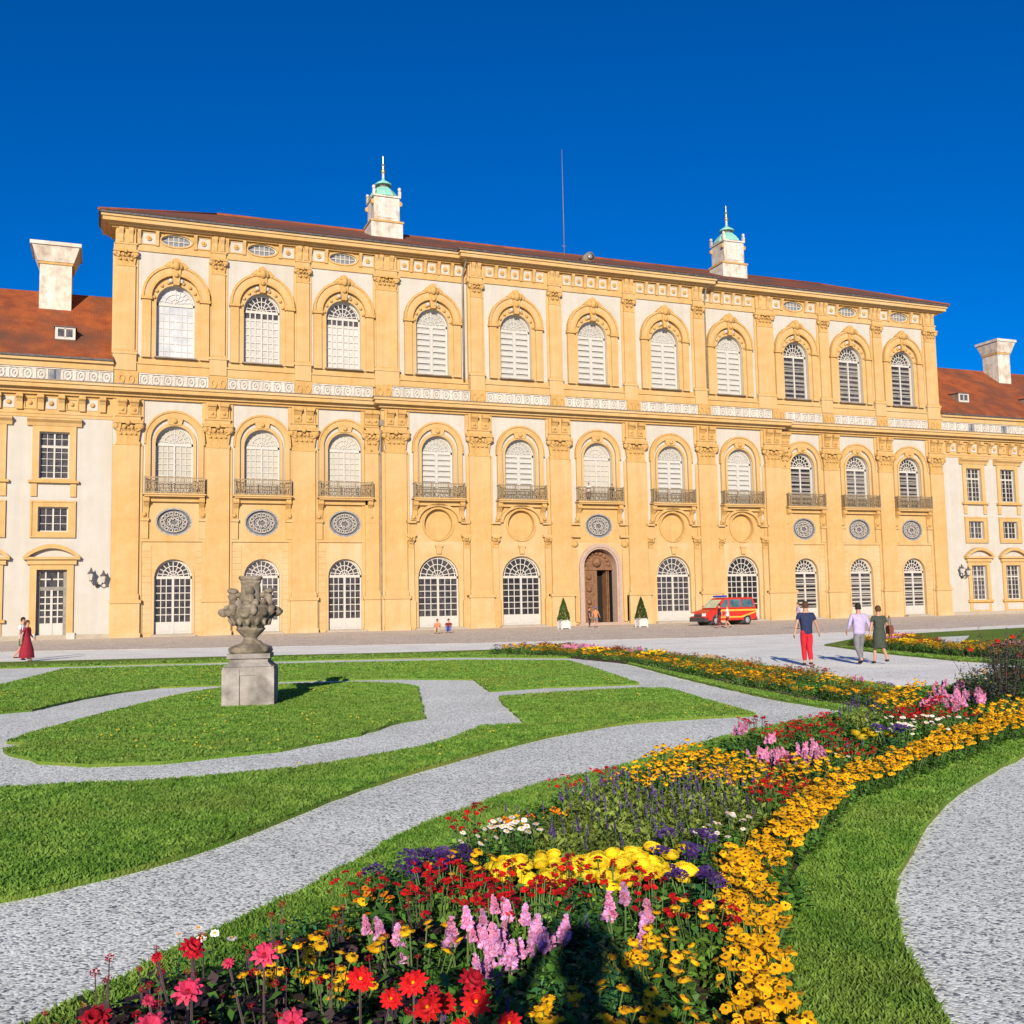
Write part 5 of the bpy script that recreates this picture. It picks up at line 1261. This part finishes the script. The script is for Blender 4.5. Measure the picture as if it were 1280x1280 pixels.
# flower heads: origin at the head's centre, facing +z
def daisy(n, R_, W, m, eye='flower_eye', er=.3, cup=.15, layers=1):
    q = Q()
    for l in range(layers):
        k = n; a = 2*PI*(np.arange(k)+.5*l)/k+RNG.normal(0, .06, k); c, s = np.cos(a), np.sin(a); rr = R_*(1-.28*l)*RNG.uniform(.88, 1.08, k); zt = cup*R_*(1+l*1.6)+RNG.normal(0, .06*R_, k)
        z0 = .004*l+.002
        b0 = np.c_[c*R_*.12-s*W*.3, s*R_*.12+c*W*.3, np.full(k, z0)]; b1 = np.c_[c*R_*.12+s*W*.3, s*R_*.12-c*W*.3, np.full(k, z0)]
        m0 = np.c_[c*rr*.7-s*W, s*rr*.7+c*W, zt*.9]; m1 = np.c_[c*rr*.7+s*W, s*rr*.7-c*W, zt*.9]; e0 = np.c_[c*rr-s*W*.4, s*rr+c*W*.4, zt*.7]; e1 = np.c_[c*rr+s*W*.4, s*rr-c*W*.4, zt*.7]
        q.put(np.stack([b0, b1, m1, m0], 1), m); q.put(np.stack([m0, m1, e1, e0], 1), m)
    if eye:
        k = 6
        for (r0, z0, r1, z1) in ((er*R_, .01, er*R_*.8, er*R_*.75), (er*R_*.8, er*R_*.75, .0005, er*R_)):
            a = 2*PI*np.arange(k)/k; b = a+2*PI/k
            q.put(np.stack([np.c_[np.cos(a)*r0, np.sin(a)*r0, a*0+z0], np.c_[np.cos(b)*r0, np.sin(b)*r0, a*0+z0], np.c_[np.cos(b)*r1, np.sin(b)*r1, a*0+z1], np.c_[np.cos(a)*r1, np.sin(a)*r1, a*0+z1]], 1), eye)
    return q
def pompom(R_, n, m, flat=.75):
    q = Q(); i = np.arange(n)+.5; ph = np.arccos(1-1.55*i/n); th = PI*(1+5**.5)*i
    d = np.c_[np.cos(th)*np.sin(ph), np.sin(th)*np.sin(ph), np.cos(ph)*flat]; c = d*R_*RNG.uniform(.62, .8, n)[:, None]
    up = np.array([0, 0, 1.0]); t1 = np.cross(d, up+RNG.normal(0, .1, (n, 3))); t1 /= np.linalg.norm(t1, axis=1)[:, None]; t2 = np.cross(t1, d); t2 /= np.linalg.norm(t2, axis=1)[:, None]
    w = R_*.27
    q.put(np.stack([c-t1*w*.6, c-t1*w+d*R_*.22+t2*w*.3, c+t1*w+d*R_*.22+t2*w*.3, c+t1*w*.6], 1), m)
    q.put(np.stack([c-t2*w*.8, c-t1*w+d*R_*.12, c+t2*w+d*R_*.1, c+t1*w+d*R_*.12], 1), m); return q
def spike(h, r, n, m, m2=None, blob=.018):
    q = Q(); t = RNG.random(n); z = h*t; a = RNG.uniform(0, 2*PI, n); rr = r*(1-t*.75)*RNG.uniform(.6, 1, n)
    c = np.c_[np.cos(a)*rr, np.sin(a)*rr, z]; s = blob*(1.15-.6*t)
    for ax in range(2):
        d1 = RNG.normal(0, 1, (n, 3)); d1 /= np.linalg.norm(d1, axis=1)[:, None]; d2 = np.cross(d1, RNG.normal(0, 1, (n, 3))); d2 /= np.linalg.norm(d2, axis=1)[:, None]
        V = np.stack([c-d1*s[:, None], c-d2*s[:, None], c+d1*s[:, None], c+d2*s[:, None]], 1)
        k = RNG.random(n) < .35 if m2 else np.zeros(n, bool)
        if k.any(): q.put(V[k], m2)
        if (~k).any(): q.put(V[~k], m)
    return q
def cluster(r, n, m, s=.012, flat=.4):
    q = Q(); a = RNG.uniform(0, 2*PI, n); t = np.sqrt(RNG.random(n)); c = np.c_[np.cos(a)*t*r, np.sin(a)*t*r, flat*r*(1-t*t)+RNG.normal(0, .1*r, n)]
    d = rdir(n, .2); e = np.cross(d, [0, 0, 1.0]); e /= np.linalg.norm(e, axis=1)[:, None]+1e-6; d = d*s; e = e*s*.9
    q.put(np.stack([c-d, c-e, c+d, c+e], 1), m); return q
HEADS = dict(
 gold=[daisy(10, .0245, .0090, 'petal_gold', er=.2, cup=-.05) for _ in range(3)], orange=[daisy(10, .023, .0085, 'petal_orange', er=.25) for _ in range(2)],
 coneflower=[daisy(11, .0255, .0070, 'petal_gold', er=.30, cup=-.25) for _ in range(3)],
 marigold=[pompom(.054, 75, 'petal_yellow', .5) for _ in range(3)], dahlia=[daisy(13, .055, .009, 'petal_red', 'petal_gold', .12, .12, 3) for _ in range(3)],
 crimson=[daisy(11, .055, .010, 'petal_crimson', 'flower_eye', .16, .2, 3) for _ in range(2)], hotpink=[daisy(10, .054, .009, 'petal_hotpink', 'petal_crimson', .16, .2, 2) for _ in range(2)],
 snap_pink=[spike(.105, .024, 46, 'petal_pink', 'petal_lilac', .0145) for _ in range(3)], snap_lilac=[spike(.10, .024, 46, 'petal_lilac', 'petal_pink', .0145) for _ in range(3)],
 salvia=[spike(.10, .010, 26, 'petal_violet', 'petal_blue', .007) for _ in range(2)], redspike=[cluster(.018, 12, 'petal_red', .010, .9) for _ in range(2)]+[cluster(.017, 10, 'petal_crimson', .010, .9)],
 heliotrope=[cluster(.055, 50, 'petal_violet', .010) for _ in range(2)], white=[daisy(8, .022, .008, 'petal_white', 'petal_gold', .3)], bud=[pompom(.018, 14, 'petal_crimson')])
HMESH = {k: [q.mesh('flower') for q in v] for k, v in HEADS.items()}
# plant kinds: foliage builder + list of (head kind, position, tilt, scale)
def heads_on(q, kinds, n, r, h0, h1, tilt=.5, stem='stem_green', sc=(.8, 1.15), face=True, sw=.003, top=True):
    out = []
    for k in range(n):
        a = RNG.uniform(0, 2*PI); t = math.sqrt(RNG.random()); x, y = math.cos(a)*t*r, math.sin(a)*t*r; z = RNG.uniform(h0, h1)*(1-.25*t*t)
        kd = kinds[RNG.integers(len(kinds))]; up = kd.startswith('snap') or kd == 'salvia'
        e = RNG.normal(0, .12) if up else RNG.uniform(.1, tilt*1.6)
        if up or not face: az = RNG.uniform(0, 2*PI)
        else: az = math.atan2(-1, -.4)+RNG.normal(0, 1.0)        # blooms lean to the sun
        T = Matrix.Translation((x, y, z)) @ Matrix.Rotation(az, 4, 'Z') @ Matrix.Rotation(abs(e), 4, 'Y') @ Matrix.Rotation(RNG.uniform(0, 6), 4, 'Z') @ Matrix.Scale(RNG.uniform(*sc), 4)
        stemq(q, (x*.4, y*.4, 0), (x, y, z), sw, stem); out.append((kd, int(RNG.integers(len(HEADS[kd]))), T))
    return out
def k_border():
    q = Q(); mound(q, .14, .24, 130, .05, .014, 'leaf_green'); return q, heads_on(q, ['gold'], 20, .12, .21, .30)
def k_orange():
    q = Q(); mound(q, .16, .26, 120, .05, .014, 'leaf_green'); return q, heads_on(q, ['orange', 'gold', 'orange'], 15, .15, .24, .32)
def k_cone():
    q = Q(); mound(q, .18, .36, 150, .055, .014, 'leaf_green'); return q, heads_on(q, ['coneflower'], 14, .18, .30, .41, .5)
def k_marigold():
    q = Q(); mound(q, .20, .30, 200, .05, .010, 'leaf_green'); return q, heads_on(q, ['marigold'], 6, .19, .33, .39, .35, sw=.005)
def k_redsalvia():
    q = Q(); mound(q, .18, .36, 190, .06, .018, 'leaf_light'); return q, heads_on(q, ['redspike'], 19, .18, .32, .44, .3)
def k_snap():
    q = Q(); mound(q, .13, .32, 100, .06, .010, 'leaf_green', .8); return q, heads_on(q, ['snap_pink'], 4, .14, .28, .36, .2, sc=(.8, 1.2), sw=.005)
def k_snapl():
    q = Q(); mound(q, .13, .32, 100, .06, .010, 'leaf_green', .8); return q, heads_on(q, ['snap_lilac', 'snap_pink', 'snap_lilac'], 5, .15, .24, .36, .2, sc=(.8, 1.2), sw=.005)
def k_sage():
    q = Q(); mound(q, .20, .38, 300, .07, .012, 'leaf_sage', .7); return q, heads_on(q, ['salvia'], 2, .17, .34, .40, .2, sc=(.6, 1.1), sw=.003)
def k_salvia():
    q = Q(); mound(q, .20, .36, 240, .07, .013, 'leaf_sage', .7); return q, heads_on(q, ['salvia'], 3, .16, .34, .42, .2, sw=.003)
def k_helio():
    q = Q(); mound(q, .18, .36, 150, .07, .022, 'leaf_deep'); return q, heads_on(q, ['heliotrope'], 5, .16, .36, .42, .4)
def k_white():
    q = Q(); mound(q, .18, .34, 170, .05, .014, 'leaf_green'); return q, heads_on(q, ['white'], 5, .16, .34, .40, .5)
def k_green():
    q = Q(); mound(q, .20, .34, 210, .07, .018, 'leaf_green'); return q, []
def k_light():
    q = Q(); mound(q, .22, .32, 260, .075, .020, 'leaf_light', .45); return q, []
def k_fern():
    q = Q(); mound(q, .22, .40, 420, .05, .008, 'leaf_deep', .6); return q, []
def dahl(hk, n, stem='stem_dark', lf='leaf_purple', h=(.42, .52)):
    def f():
        q = Q(); mound(q, .17, .38, 130, .08, .020, lf, .3); mound(q, .16, .36, 60, .07, .018, 'leaf_green', .3); H = heads_on(q, hk, n, .13, h[0], h[1], .55, stem, sw=.005, sc=(.85, 1.15))
        H += heads_on(q, ['bud'], 2, .16, h[0]-.05, h[1]+.03, .3, stem, sw=.003); return q, H
    return f
KINDS = dict(
 border=(k_border, 'rudbeckia_plant', 'low golden yellow plant in the row along the right grass edge of the near bed', 'golden border plants of the near bed'),
 orange=(k_orange, 'marigold_plant', 'low orange plant in the short rows by the path edge of the near bed', 'orange edging plants of the near bed'),
 cone=(k_cone, 'coneflower_plant', 'golden daisy plant with dark centres amid the mixed flowers inside the near bed', 'dark centred golden daisies inside the near bed'),
 marigold=(k_marigold, 'african_marigold_plant', 'plant with large lemon yellow pompom blooms in the middle of the near bed', 'lemon yellow pompom plants of the near bed'),
 redsalvia=(k_redsalvia, 'red_salvia_plant', 'light green plant dotted with small red blooms in the near bed', 'small red bloomed plants of the near bed'),
 snap=(k_snap, 'snapdragon_plant', 'upright plant with pink flower spikes in the farther half of the near bed', 'pink spiked plants in the farther half of the bed'),
 snapl=(k_snapl, 'snapdragon_plant', 'upright plant with lilac pink flower spikes behind the red dahlias', 'lilac pink spiked plants behind the red dahlias'),
 sage=(k_sage, 'sage_plant', 'olive green leafy plant with a few violet spikes behind the yellow pompoms', 'olive green plants behind the yellow pompoms'),
 salvia=(k_salvia, 'salvia_plant', 'olive plant crowded with slender violet spikes in the middle of the near bed', 'violet spiked plants of the near bed'),
 helio=(k_helio, 'heliotrope_plant', 'deep green plant with flat dark purple flower clusters in the near bed', 'dark purple clustered plants of the near bed'),
 white=(k_white, 'daisy_plant', 'green plant with a few small white daisies in the near bed', 'white daisy plants of the near bed'),
 green=(k_green, 'leafy_plant', 'green leafy bedding plant without blooms filling the near bed', 'plain green plants of the near bed'),
 light=(k_light, 'leafy_plant', 'broad leaved pale green plant beside the golden border at the bottom of the photo', 'pale broad leaved plants of the near bed'),
 fern=(k_fern, 'ferny_plant', 'fine leaved deep green plant, darkened as shadow, at the bottom centre of the near bed', 'fine leaved deep green plants of the near bed'),
 dahlia=(dahl(['dahlia'], 3, lf='leaf_green', h=(.40, .50)), 'dahlia_plant', 'dahlia plant with large bright red blooms at the bottom of the near bed', 'bright red dahlias of the near bed'),
 crimson=(dahl(['crimson'], 2), 'dahlia_plant', 'dark leaved dahlia plant with deep crimson blooms in the near bed', 'deep crimson dahlias of the near bed'),
 hotpink=(dahl(['hotpink'], 2), 'dahlia_plant', 'dark leaved dahlia plant with hot pink blooms at the near left of the bed', 'hot pink dahlias of the near bed'),
 darkleaf=(dahl([], 0) if False else (lambda: (lambda q: (mound(q, .18, .36, 150, .08, .020, 'leaf_purple', .3), mound(q, .18, .36, 90, .07, .02, 'leaf_green'), (q, heads_on(q, ['bud'], 3, .15, .36, .47, .3, 'stem_dark', sw=.003)))[-1])(Q())), 'dahlia_plant', 'dark purple leaved plant with closed crimson buds at the near left of the bed', 'dark budded plants at the near left of the bed'),
)
NV = 3
PROTO = {k: [v[0]() for _ in range(NV)] for k, v in KINDS.items()}
PMESH = {}
def full(k, v):
    q = Q(); q.merge(PROTO[k][v][0])
    for kd, i, T in PROTO[k][v][1]: q.merge(HEADS[kd][i], T)
    return q
for k in KINDS:
    for v in range(NV):
        PMESH[k, v] = (PROTO[k][v][0].mesh('foliage'), full(k, v).mesh(KINDS[k][1]))
COUNT = {}; ZS = [.88]
def plant(k, x, y, sc, rz, near, label=None, group=None, z=.06):
    f, name, lb, gr = KINDS[k]; v = int(RNG.integers(NV)); COUNT[name] = COUNT.get(name, 0)+1
    if near and PROTO[k][v][1]:
        r = empty(name, (x, y, z), rz); r.scale = (sc, sc, sc*ZS[0])
        link('foliage', PMESH[k, v][0], r)
        for kd, i, T in PROTO[k][v][1]:
            o = link('flower' if kd != 'bud' else 'bud', HMESH[kd][i], r); o.matrix_local = T
    else:
        r = link(name, PMESH[k, v][1], None, (x, y, z)); r.rotation_euler = (0, 0, rz); r.scale = (sc, sc, sc*ZS[0])
    tag(r, label or lb, name.replace('african_', '').replace('_', ' '), group or gr)
    return r
# zones of the near bed, traced at flower height
ZH = .33
ZONES = [
 ('snapl', [(452, 1185), (470, 1150), (500, 1160), (500, 1205), (465, 1212)]), ('snapl', [(560, 1165), (600, 1140), (700, 1150), (695, 1190), (640, 1215), (570, 1200)]),
 ('snapl', [(755, 1130), (785, 1130), (785, 1165), (755, 1165)]),
 ('cone', [(490, 1170), (560, 1168), (560, 1198), (490, 1198)]), ('cone', [(660, 1165), (750, 1165), (750, 1188), (660, 1195)]),
 ('fern', [(650, 1188), (780, 1180), (800, 1262), (640, 1262)]), ('cone', [(770, 1165), (860, 1175), (880, 1215), (800, 1235), (770, 1200)]),  # dark fern leaves also paint in the shadow cast from behind the camera
 ('light', [(850, 1205), (915, 1195), (925, 1245), (850, 1250)]), ('cone', [(640, 1256), (860, 1248), (870, 1420), (640, 1400)]), ('light', [(860, 1240), (940, 1240), (960, 1420), (860, 1420)]),
 ('fern', [(712, 1100), (770, 1105), (775, 1165), (710, 1165)]),  # head of the same shadow, put into the leaf colour
 ('redsalvia', [(515, 1140), (530, 1105), (580, 1085), (650, 1100), (800, 1100), (865, 1150), (850, 1172), (770, 1160), (700, 1150), (610, 1145), (540, 1160)]),
 ('marigold', [(600, 1075), (640, 1062), (835, 1062), (835, 1098), (760, 1104), (650, 1108), (605, 1095)]),
 ('helio', [(480, 1095), (540, 1048), (570, 1055), (560, 1075), (505, 1115)]), ('white', [(580, 1040), (655, 1028), (660, 1055), (600, 1065)]),
 ('orange', [(590, 1030), (690, 992), (720, 1000), (690, 1020), (620, 1040)]), ('orange', [(420, 1125), (505, 1085), (520, 1105), (450, 1140)]),
 ('helio', [(820, 1055), (880, 1050), (930, 1090), (900, 1130), (830, 1120)]), ('white', [(880, 1030), (940, 1020), (960, 1060), (900, 1070)]),
 ('salvia', [(720, 985), (770, 975), (900, 985), (900, 1030), (760, 1020)]),
 ('cone', [(765, 970), (870, 933), (905, 945), (1000, 965), (990, 985), (860, 975), (780, 985)]),
 ('snap', [(862, 940), (890, 935), (905, 958), (870, 965)]), ('snap', [(935, 925), (1030, 925), (1030, 955), (945, 955)]), ('redsalvia', [(930, 915), (1040, 903), (1060, 925), (1050, 940), (960, 930)]),
 ('redsalvia', [(950, 975), (1000, 970), (1000, 1000), (955, 1000)]), ('cone', [(995, 948), (1075, 955), (1075, 985), (1000, 990)]),
 ('marigold', [(1015, 908), (1070, 915), (1062, 940), (1020, 930)]), ('marigold', [(1070, 918), (1110, 918), (1110, 942), (1072, 942)]),
 ('helio', [(1100, 925), (1165, 920), (1160, 945), (1100, 955)]), ('salvia', [(1050, 888), (1110, 882), (1110, 900), (1050, 905)]),
 ('redsalvia', [(1110, 890), (1200, 886), (1200, 902), (1120, 908)]), ('snap', [(1160, 862), (1210, 862), (1240, 880), (1180, 900), (1150, 885)]),
 ('cone', [(1060, 872), (1160, 868), (1160, 885), (1080, 892)]), ('cone', [(1205, 885), (1300, 880), (1300, 905), (1210, 905)]), ('white', [(1120, 908), (1200, 902), (1180, 925), (1120, 925)]),
 ('cone', [(350, 1190), (420, 1190), (425, 1235), (350, 1235)]), ('orange', [(340, 1165), (420, 1140), (420, 1165), (350, 1180)]), 
 ('sage', [(600, 1050), (700, 1008), (770, 975), (1010, 985), (1030, 1000), (960, 1040), (925, 1100), (900, 1150), (830, 1110), (740, 1062)]),
 ('darkleaf', [(-100, 1290), (150, 1225), (330, 1170), (420, 1140), (520, 1130), (540, 1170), (500, 1300), (-100, 1500)]),
]
BORDER = smooth_poly([at(x, y, .24) for x, y in [(965, 1420), (950, 1275), (948, 1205), (938, 1150), (928, 1105), (955, 1060), (990, 1030), (1018, 1000), (1055, 974), (1112, 954), (1172, 934), (1232, 911), (1290, 897), (1390, 880)]], False, 6)
def dist_line(x, y, Pl): return min(math.hypot(x-a, y-b) for a, b in Pl)
def pin(x, y, P):
    r = False; n = len(P)
    for i in range(n):
        x1, y1 = P[i]; x2, y2 = P[(i+1) % n]
        if (y1 > y) != (y2 > y) and x < (x2-x1)*(y-y1)/(y2-y1)+x1: r = not r
    return r
pts = []
# border row: three staggered lines
acc = 0
for i in range(len(BORDER)-1):
    a, b = BORDER[i], BORDER[i+1]; L = math.hypot(b[0]-a[0], b[1]-a[1]); tx, ty = (b[0]-a[0])/L, (b[1]-a[1])/L; s = 0
    D = math.hypot(a[0]-CAM[0], a[1]-CAM[1]); st = .15 if D < 9 else .22
    while acc < L:
        x, y = a[0]+tx*acc, a[1]+ty*acc
        for off in ((-.045, .045) if D < 12 else (-.08, .08)):
            if RNG.random() < .93: pts.append(('border', x-ty*off+RNG.normal(0, .03), y+tx*off+RNG.normal(0, .03)))
        acc += st
    acc -= L
nb = len(pts)
bx = np.array(bedD); x0, y0 = bx.min(0); x1, y1 = bx.max(0); gx = x0
BL = BORDER[::2]
step = .21
while gx < x1:
    gy = y0
    while gy < y1:
        D = math.hypot(gx-CAM[0], gy-CAM[1])
        if D < 11 or (int(round((gx-x0)/step))+int(round((gy-y0)/step))) % 2 == 0:
            x = gx+RNG.uniform(-.08, .08); y = gy+RNG.uniform(-.08, .08)
            if D > 3.2 and pin(x, y, bedD) and dist_line(x, y, BL) > .20:
                u, v, z = proj((x, y, ZH))
                if z > 2.5 and -60 < u < 1360 and v < 1420:
                    k = 'green'
                    for kk, P in ZONES:
                        if pin(u, v, P): k = kk; break
                    else:
                        rr = RNG.random(); k = 'green' if rr < .74 else 'cone' if rr < .80 else 'redsalvia' if rr < .86 else 'sage' if rr < .96 else 'white'
                    if k in ('snap', 'snapl', 'salvia') and RNG.random() < (.3 if k == 'snapl' else .45): k = 'sage' if k == 'salvia' else 'green'
                    if k == 'marigold' and v < 1000 and RNG.random() < .4: k = 'green'
                    if k == 'helio' and RNG.random() < .35: k = 'green'
                    if k in ('cone', 'redsalvia', 'orange') and RNG.random() < .18: k = 'green' if v < 1150 else 'fern'
                    if k == 'darkleaf' and RNG.random() < .35: k = 'green' if RNG.random() < .7 else 'cone'
                    # keep right side of the border (towards the grass) low
                    pts.append((k, x, y))
        gy += step
    gx += step
print('near bed plants', len(pts), {k: sum(1 for p in pts if p[0] == k) for k in KINDS})
pts.sort(key=lambda p: math.hypot(p[1]-CAM[0], p[2]-CAM[1]))
NB = {}
STUFF = Q()
for k, x, y in pts:
    D = math.hypot(x-CAM[0], y-CAM[1]); NB[k] = NB.get(k, 0)+1
    sc = RNG.uniform(.85, 1.15)*(1.0 if D < 11 else 1.18)
    if COUNT.get(KINDS[k][1], 0) > 292:
        T = Matrix.Translation((x, y, .06)) @ Matrix.Rotation(RNG.uniform(0, 6), 4, 'Z') @ Matrix.Scale(sc, 4); STUFF.merge(full(k, int(RNG.integers(NV))), T); continue
    plant(k, x, y, sc, RNG.uniform(-.4, .4), D < 7.5)
if STUFF.V: tag(link('bedding_plants', STUFF.mesh('bedding_plants')), 'mixed bedding plants filling the back of the near flower bed', 'flowers', kind='stuff')
# the big blooms one can point at in the foreground
BIG = [('crimson', 240, 1180, 'dahlia plant with a deep red bloom over the gravel edge, farthest left'), ('hotpink', 330, 1187, 'dahlia plant with a pink red bloom just right of the leftmost deep red one'),
       ('dahlia', 450, 1217, 'dahlia plant with bright red blooms left of the cluster of red dahlias'), ('dahlia', 517, 1222, 'dahlia plant with the largest bright red bloom in the cluster'), ('dahlia', 535, 1252, 'dahlia plant with a low bright red bloom under the largest one'),
       ('crimson', 590, 1220, 'dahlia plant with a dark red bloom right of the bright red cluster'), ('dahlia', 595, 1245, 'dahlia plant with a red bloom left of the fine deep green foliage'), ('hotpink', 365, 1272, 'dahlia plant with a hot pink bloom at the bottom edge of the photo'),
       ('hotpink', 235, 1232, 'dahlia plant with a small pink bloom under the leftmost deep red one'), ('crimson', 120, 1268, 'dahlia plant with a deep red bloom in the bottom left corner'), ('hotpink', 188, 1276, 'dahlia plant with a pink bloom at the bottom left')]
for k, u, v, lb in BIG:
    x, y = at(u, v, .60)
    q = Q(); mound(q, .12, .40, 70, .07, .018, 'leaf_purple', .3); r = empty('dahlia_plant', (x, y, .06), 0); tag(r, lb, 'dahlia', 'dahlias one can tell apart'); 
    hs_ = [(0, 0, .52, .98)]+([(.09, -.05, .46, .8)] if k == 'dahlia' else [(-.12, .03, .50, .45)])
    for a, b, c, s in hs_:
        stemq(q, (0, 0, 0), (a, b, c), .005, 'stem_dark')
        o = link('flower', HMESH[k][int(RNG.integers(2))], r); o.matrix_local = Matrix.Translation((a, b, c)) @ Matrix.Rotation(-1.9+RNG.normal(0, .3), 4, 'Z') @ Matrix.Rotation(.75, 4, 'Y') @ Matrix.Scale(s*.95, 4)
    link('foliage', q.mesh('foliage'), r)
# dark rose bush at the right
q = Q(); n = 2600; 
for cx, cy, cz, r_, n in ((0, 0, .45, .5, 1500), (.5, .1, .6, .45, 1300), (-.5, -.1, .35, .35, 500), (.1, 0, .85, .28, 300), (.55, 0, 1.0, .25, 250)):
    d = RNG.normal(0, 1, (n, 3)); d /= np.linalg.norm(d, axis=1)[:, None]; P = np.array([cx, cy, cz])+d*r_*RNG.random((n, 1))**.5; P[:, 2] = np.maximum(P[:, 2], .03)
    q.leaf(P, rdir(n), .05, .017, 'leaf_rose')
x, y = at(1252, 880, .2); rb = empty('rose_bush', (x, y, .05)); tag(rb, 'tall dark leaved rose bush with a few red roses at the right edge', 'rose bush')
for k in range(26):
    a = RNG.uniform(0, 2*PI); t = RNG.uniform(.1, .8); z = RNG.uniform(.9, 1.3); p1 = (math.cos(a)*t, math.sin(a)*t, z); stemq(q, (p1[0]*.3, p1[1]*.3, 0), p1, .006, 'stem_dark')
    m_ = 12; tt = RNG.uniform(.5, 1, m_)[:, None]; q.leaf(np.array(p1)*tt+RNG.normal(0, .02, (m_, 3)), rdir(m_), .045, .015, 'leaf_rose')
link('foliage', q.mesh('foliage'), rb)
for a, b, c in ((-.55, 0, .98), (.42, 0, .86), (.30, 0, 1.15), (.7, 0, .95), (-.1, -.1, 1.1)):
    o = link('rose', HMESH['dahlia'][0], rb); o.matrix_local = Matrix.Translation((a, b, c)) @ Matrix.Rotation(-1.9, 4, 'Z') @ Matrix.Rotation(.8, 4, 'Y') @ Matrix.Scale(.8, 4)

# far beds E and F: rows of colour
ZS[0] = .66
def far_bed(P, lower, groupname, lab, stp, cap):
    A = np.array(P); x0, y0 = A.min(0); x1, y1 = A.max(0); L = smooth_poly(lower, False, 4); pp = []
    y = y0
    while y < y1:
        x = x0
        while x < x1:
            a = x+RNG.uniform(-.1, .1); b = y+RNG.uniform(-.1, .1); x += stp
            if not pin(a, b, P): continue
            d = dist_line(a, b, L); n1 = mnoise.noise((a*.55, b*.35, 3)); n2 = mnoise.noise((a*.4+50, b*.5, 7))
            if d < .30: continue
            if d < .95: k = 'border' if RNG.random() < .93 else 'green'
            elif n2 > .26: k = 'marigold'
            elif n1 > .22: k = 'redsalvia'
            elif n1 > .08: k = 'cone'
            elif n2 < -.28: k = 'snap'
            elif n1 < -.30: k = 'helio'
            elif n2 < -.12: k = 'orange'
            else: k = 'green' if RNG.random() < .4 else 'redsalvia' if RNG.random() < .4 else 'cone'
            pp.append((k, a, b))
        y += stp
    pp.sort(key=lambda p: math.hypot(p[1]-CAM[0], p[2]-CAM[1])); S = Q(); cnt = {}
    for k, a, b in pp:
        D = math.hypot(a-CAM[0], b-CAM[1]); sc = RNG.uniform(.95, 1.3)*(1.15 if D > 22 else 1.05)*(.72 if k == 'green' else 1); cnt[k] = cnt.get(k, 0)+1
        if cnt[k] > cap or COUNT.get(KINDS[k][1], 0) > 292: 
            S.merge(full(k, 0), Matrix.Translation((a, b, .05)) @ Matrix.Rotation(RNG.uniform(0, 6), 4, 'Z') @ Matrix.Scale(sc, 4)); continue
        what = dict(border='golden yellow plant in the front row', cone='golden daisy plant', marigold='lemon yellow pompom plant', redsalvia='red bloomed plant', snap='pink spiked plant', helio='dark purple clustered plant', orange='orange bloomed plant', green='plain green leafy plant')[k]
        plant(k, a, b, sc, RNG.uniform(0, 6), False, what+' '+groupname, what+'s '+groupname, .05)
    print(groupname, len(pp), cnt)
    if S.V: tag(link('bedding_plants', S.mesh('bedding_plants')), 'mixed bedding plants filling the gaps '+groupname, 'flowers', kind='stuff')
far_bed(bedE, [at(x, y) for x, y in [(1098, 893), (1060, 888), (1000, 878), (940, 866), (870, 850), (790, 832.5), (700, 823), (640, 820)]], 'in the middle bed along the diagonal path', 'of the middle bed along the diagonal path', .33, 120)
far_bed(bedF, [at(x, y) for x, y in [(1400, 838), (1280, 829), (1200, 824), (1110, 816), (1060, 809)]], 'in the far right bed', 'of the far right bed', .40, 90)
print('objects', len(bpy.data.objects), COUNT)
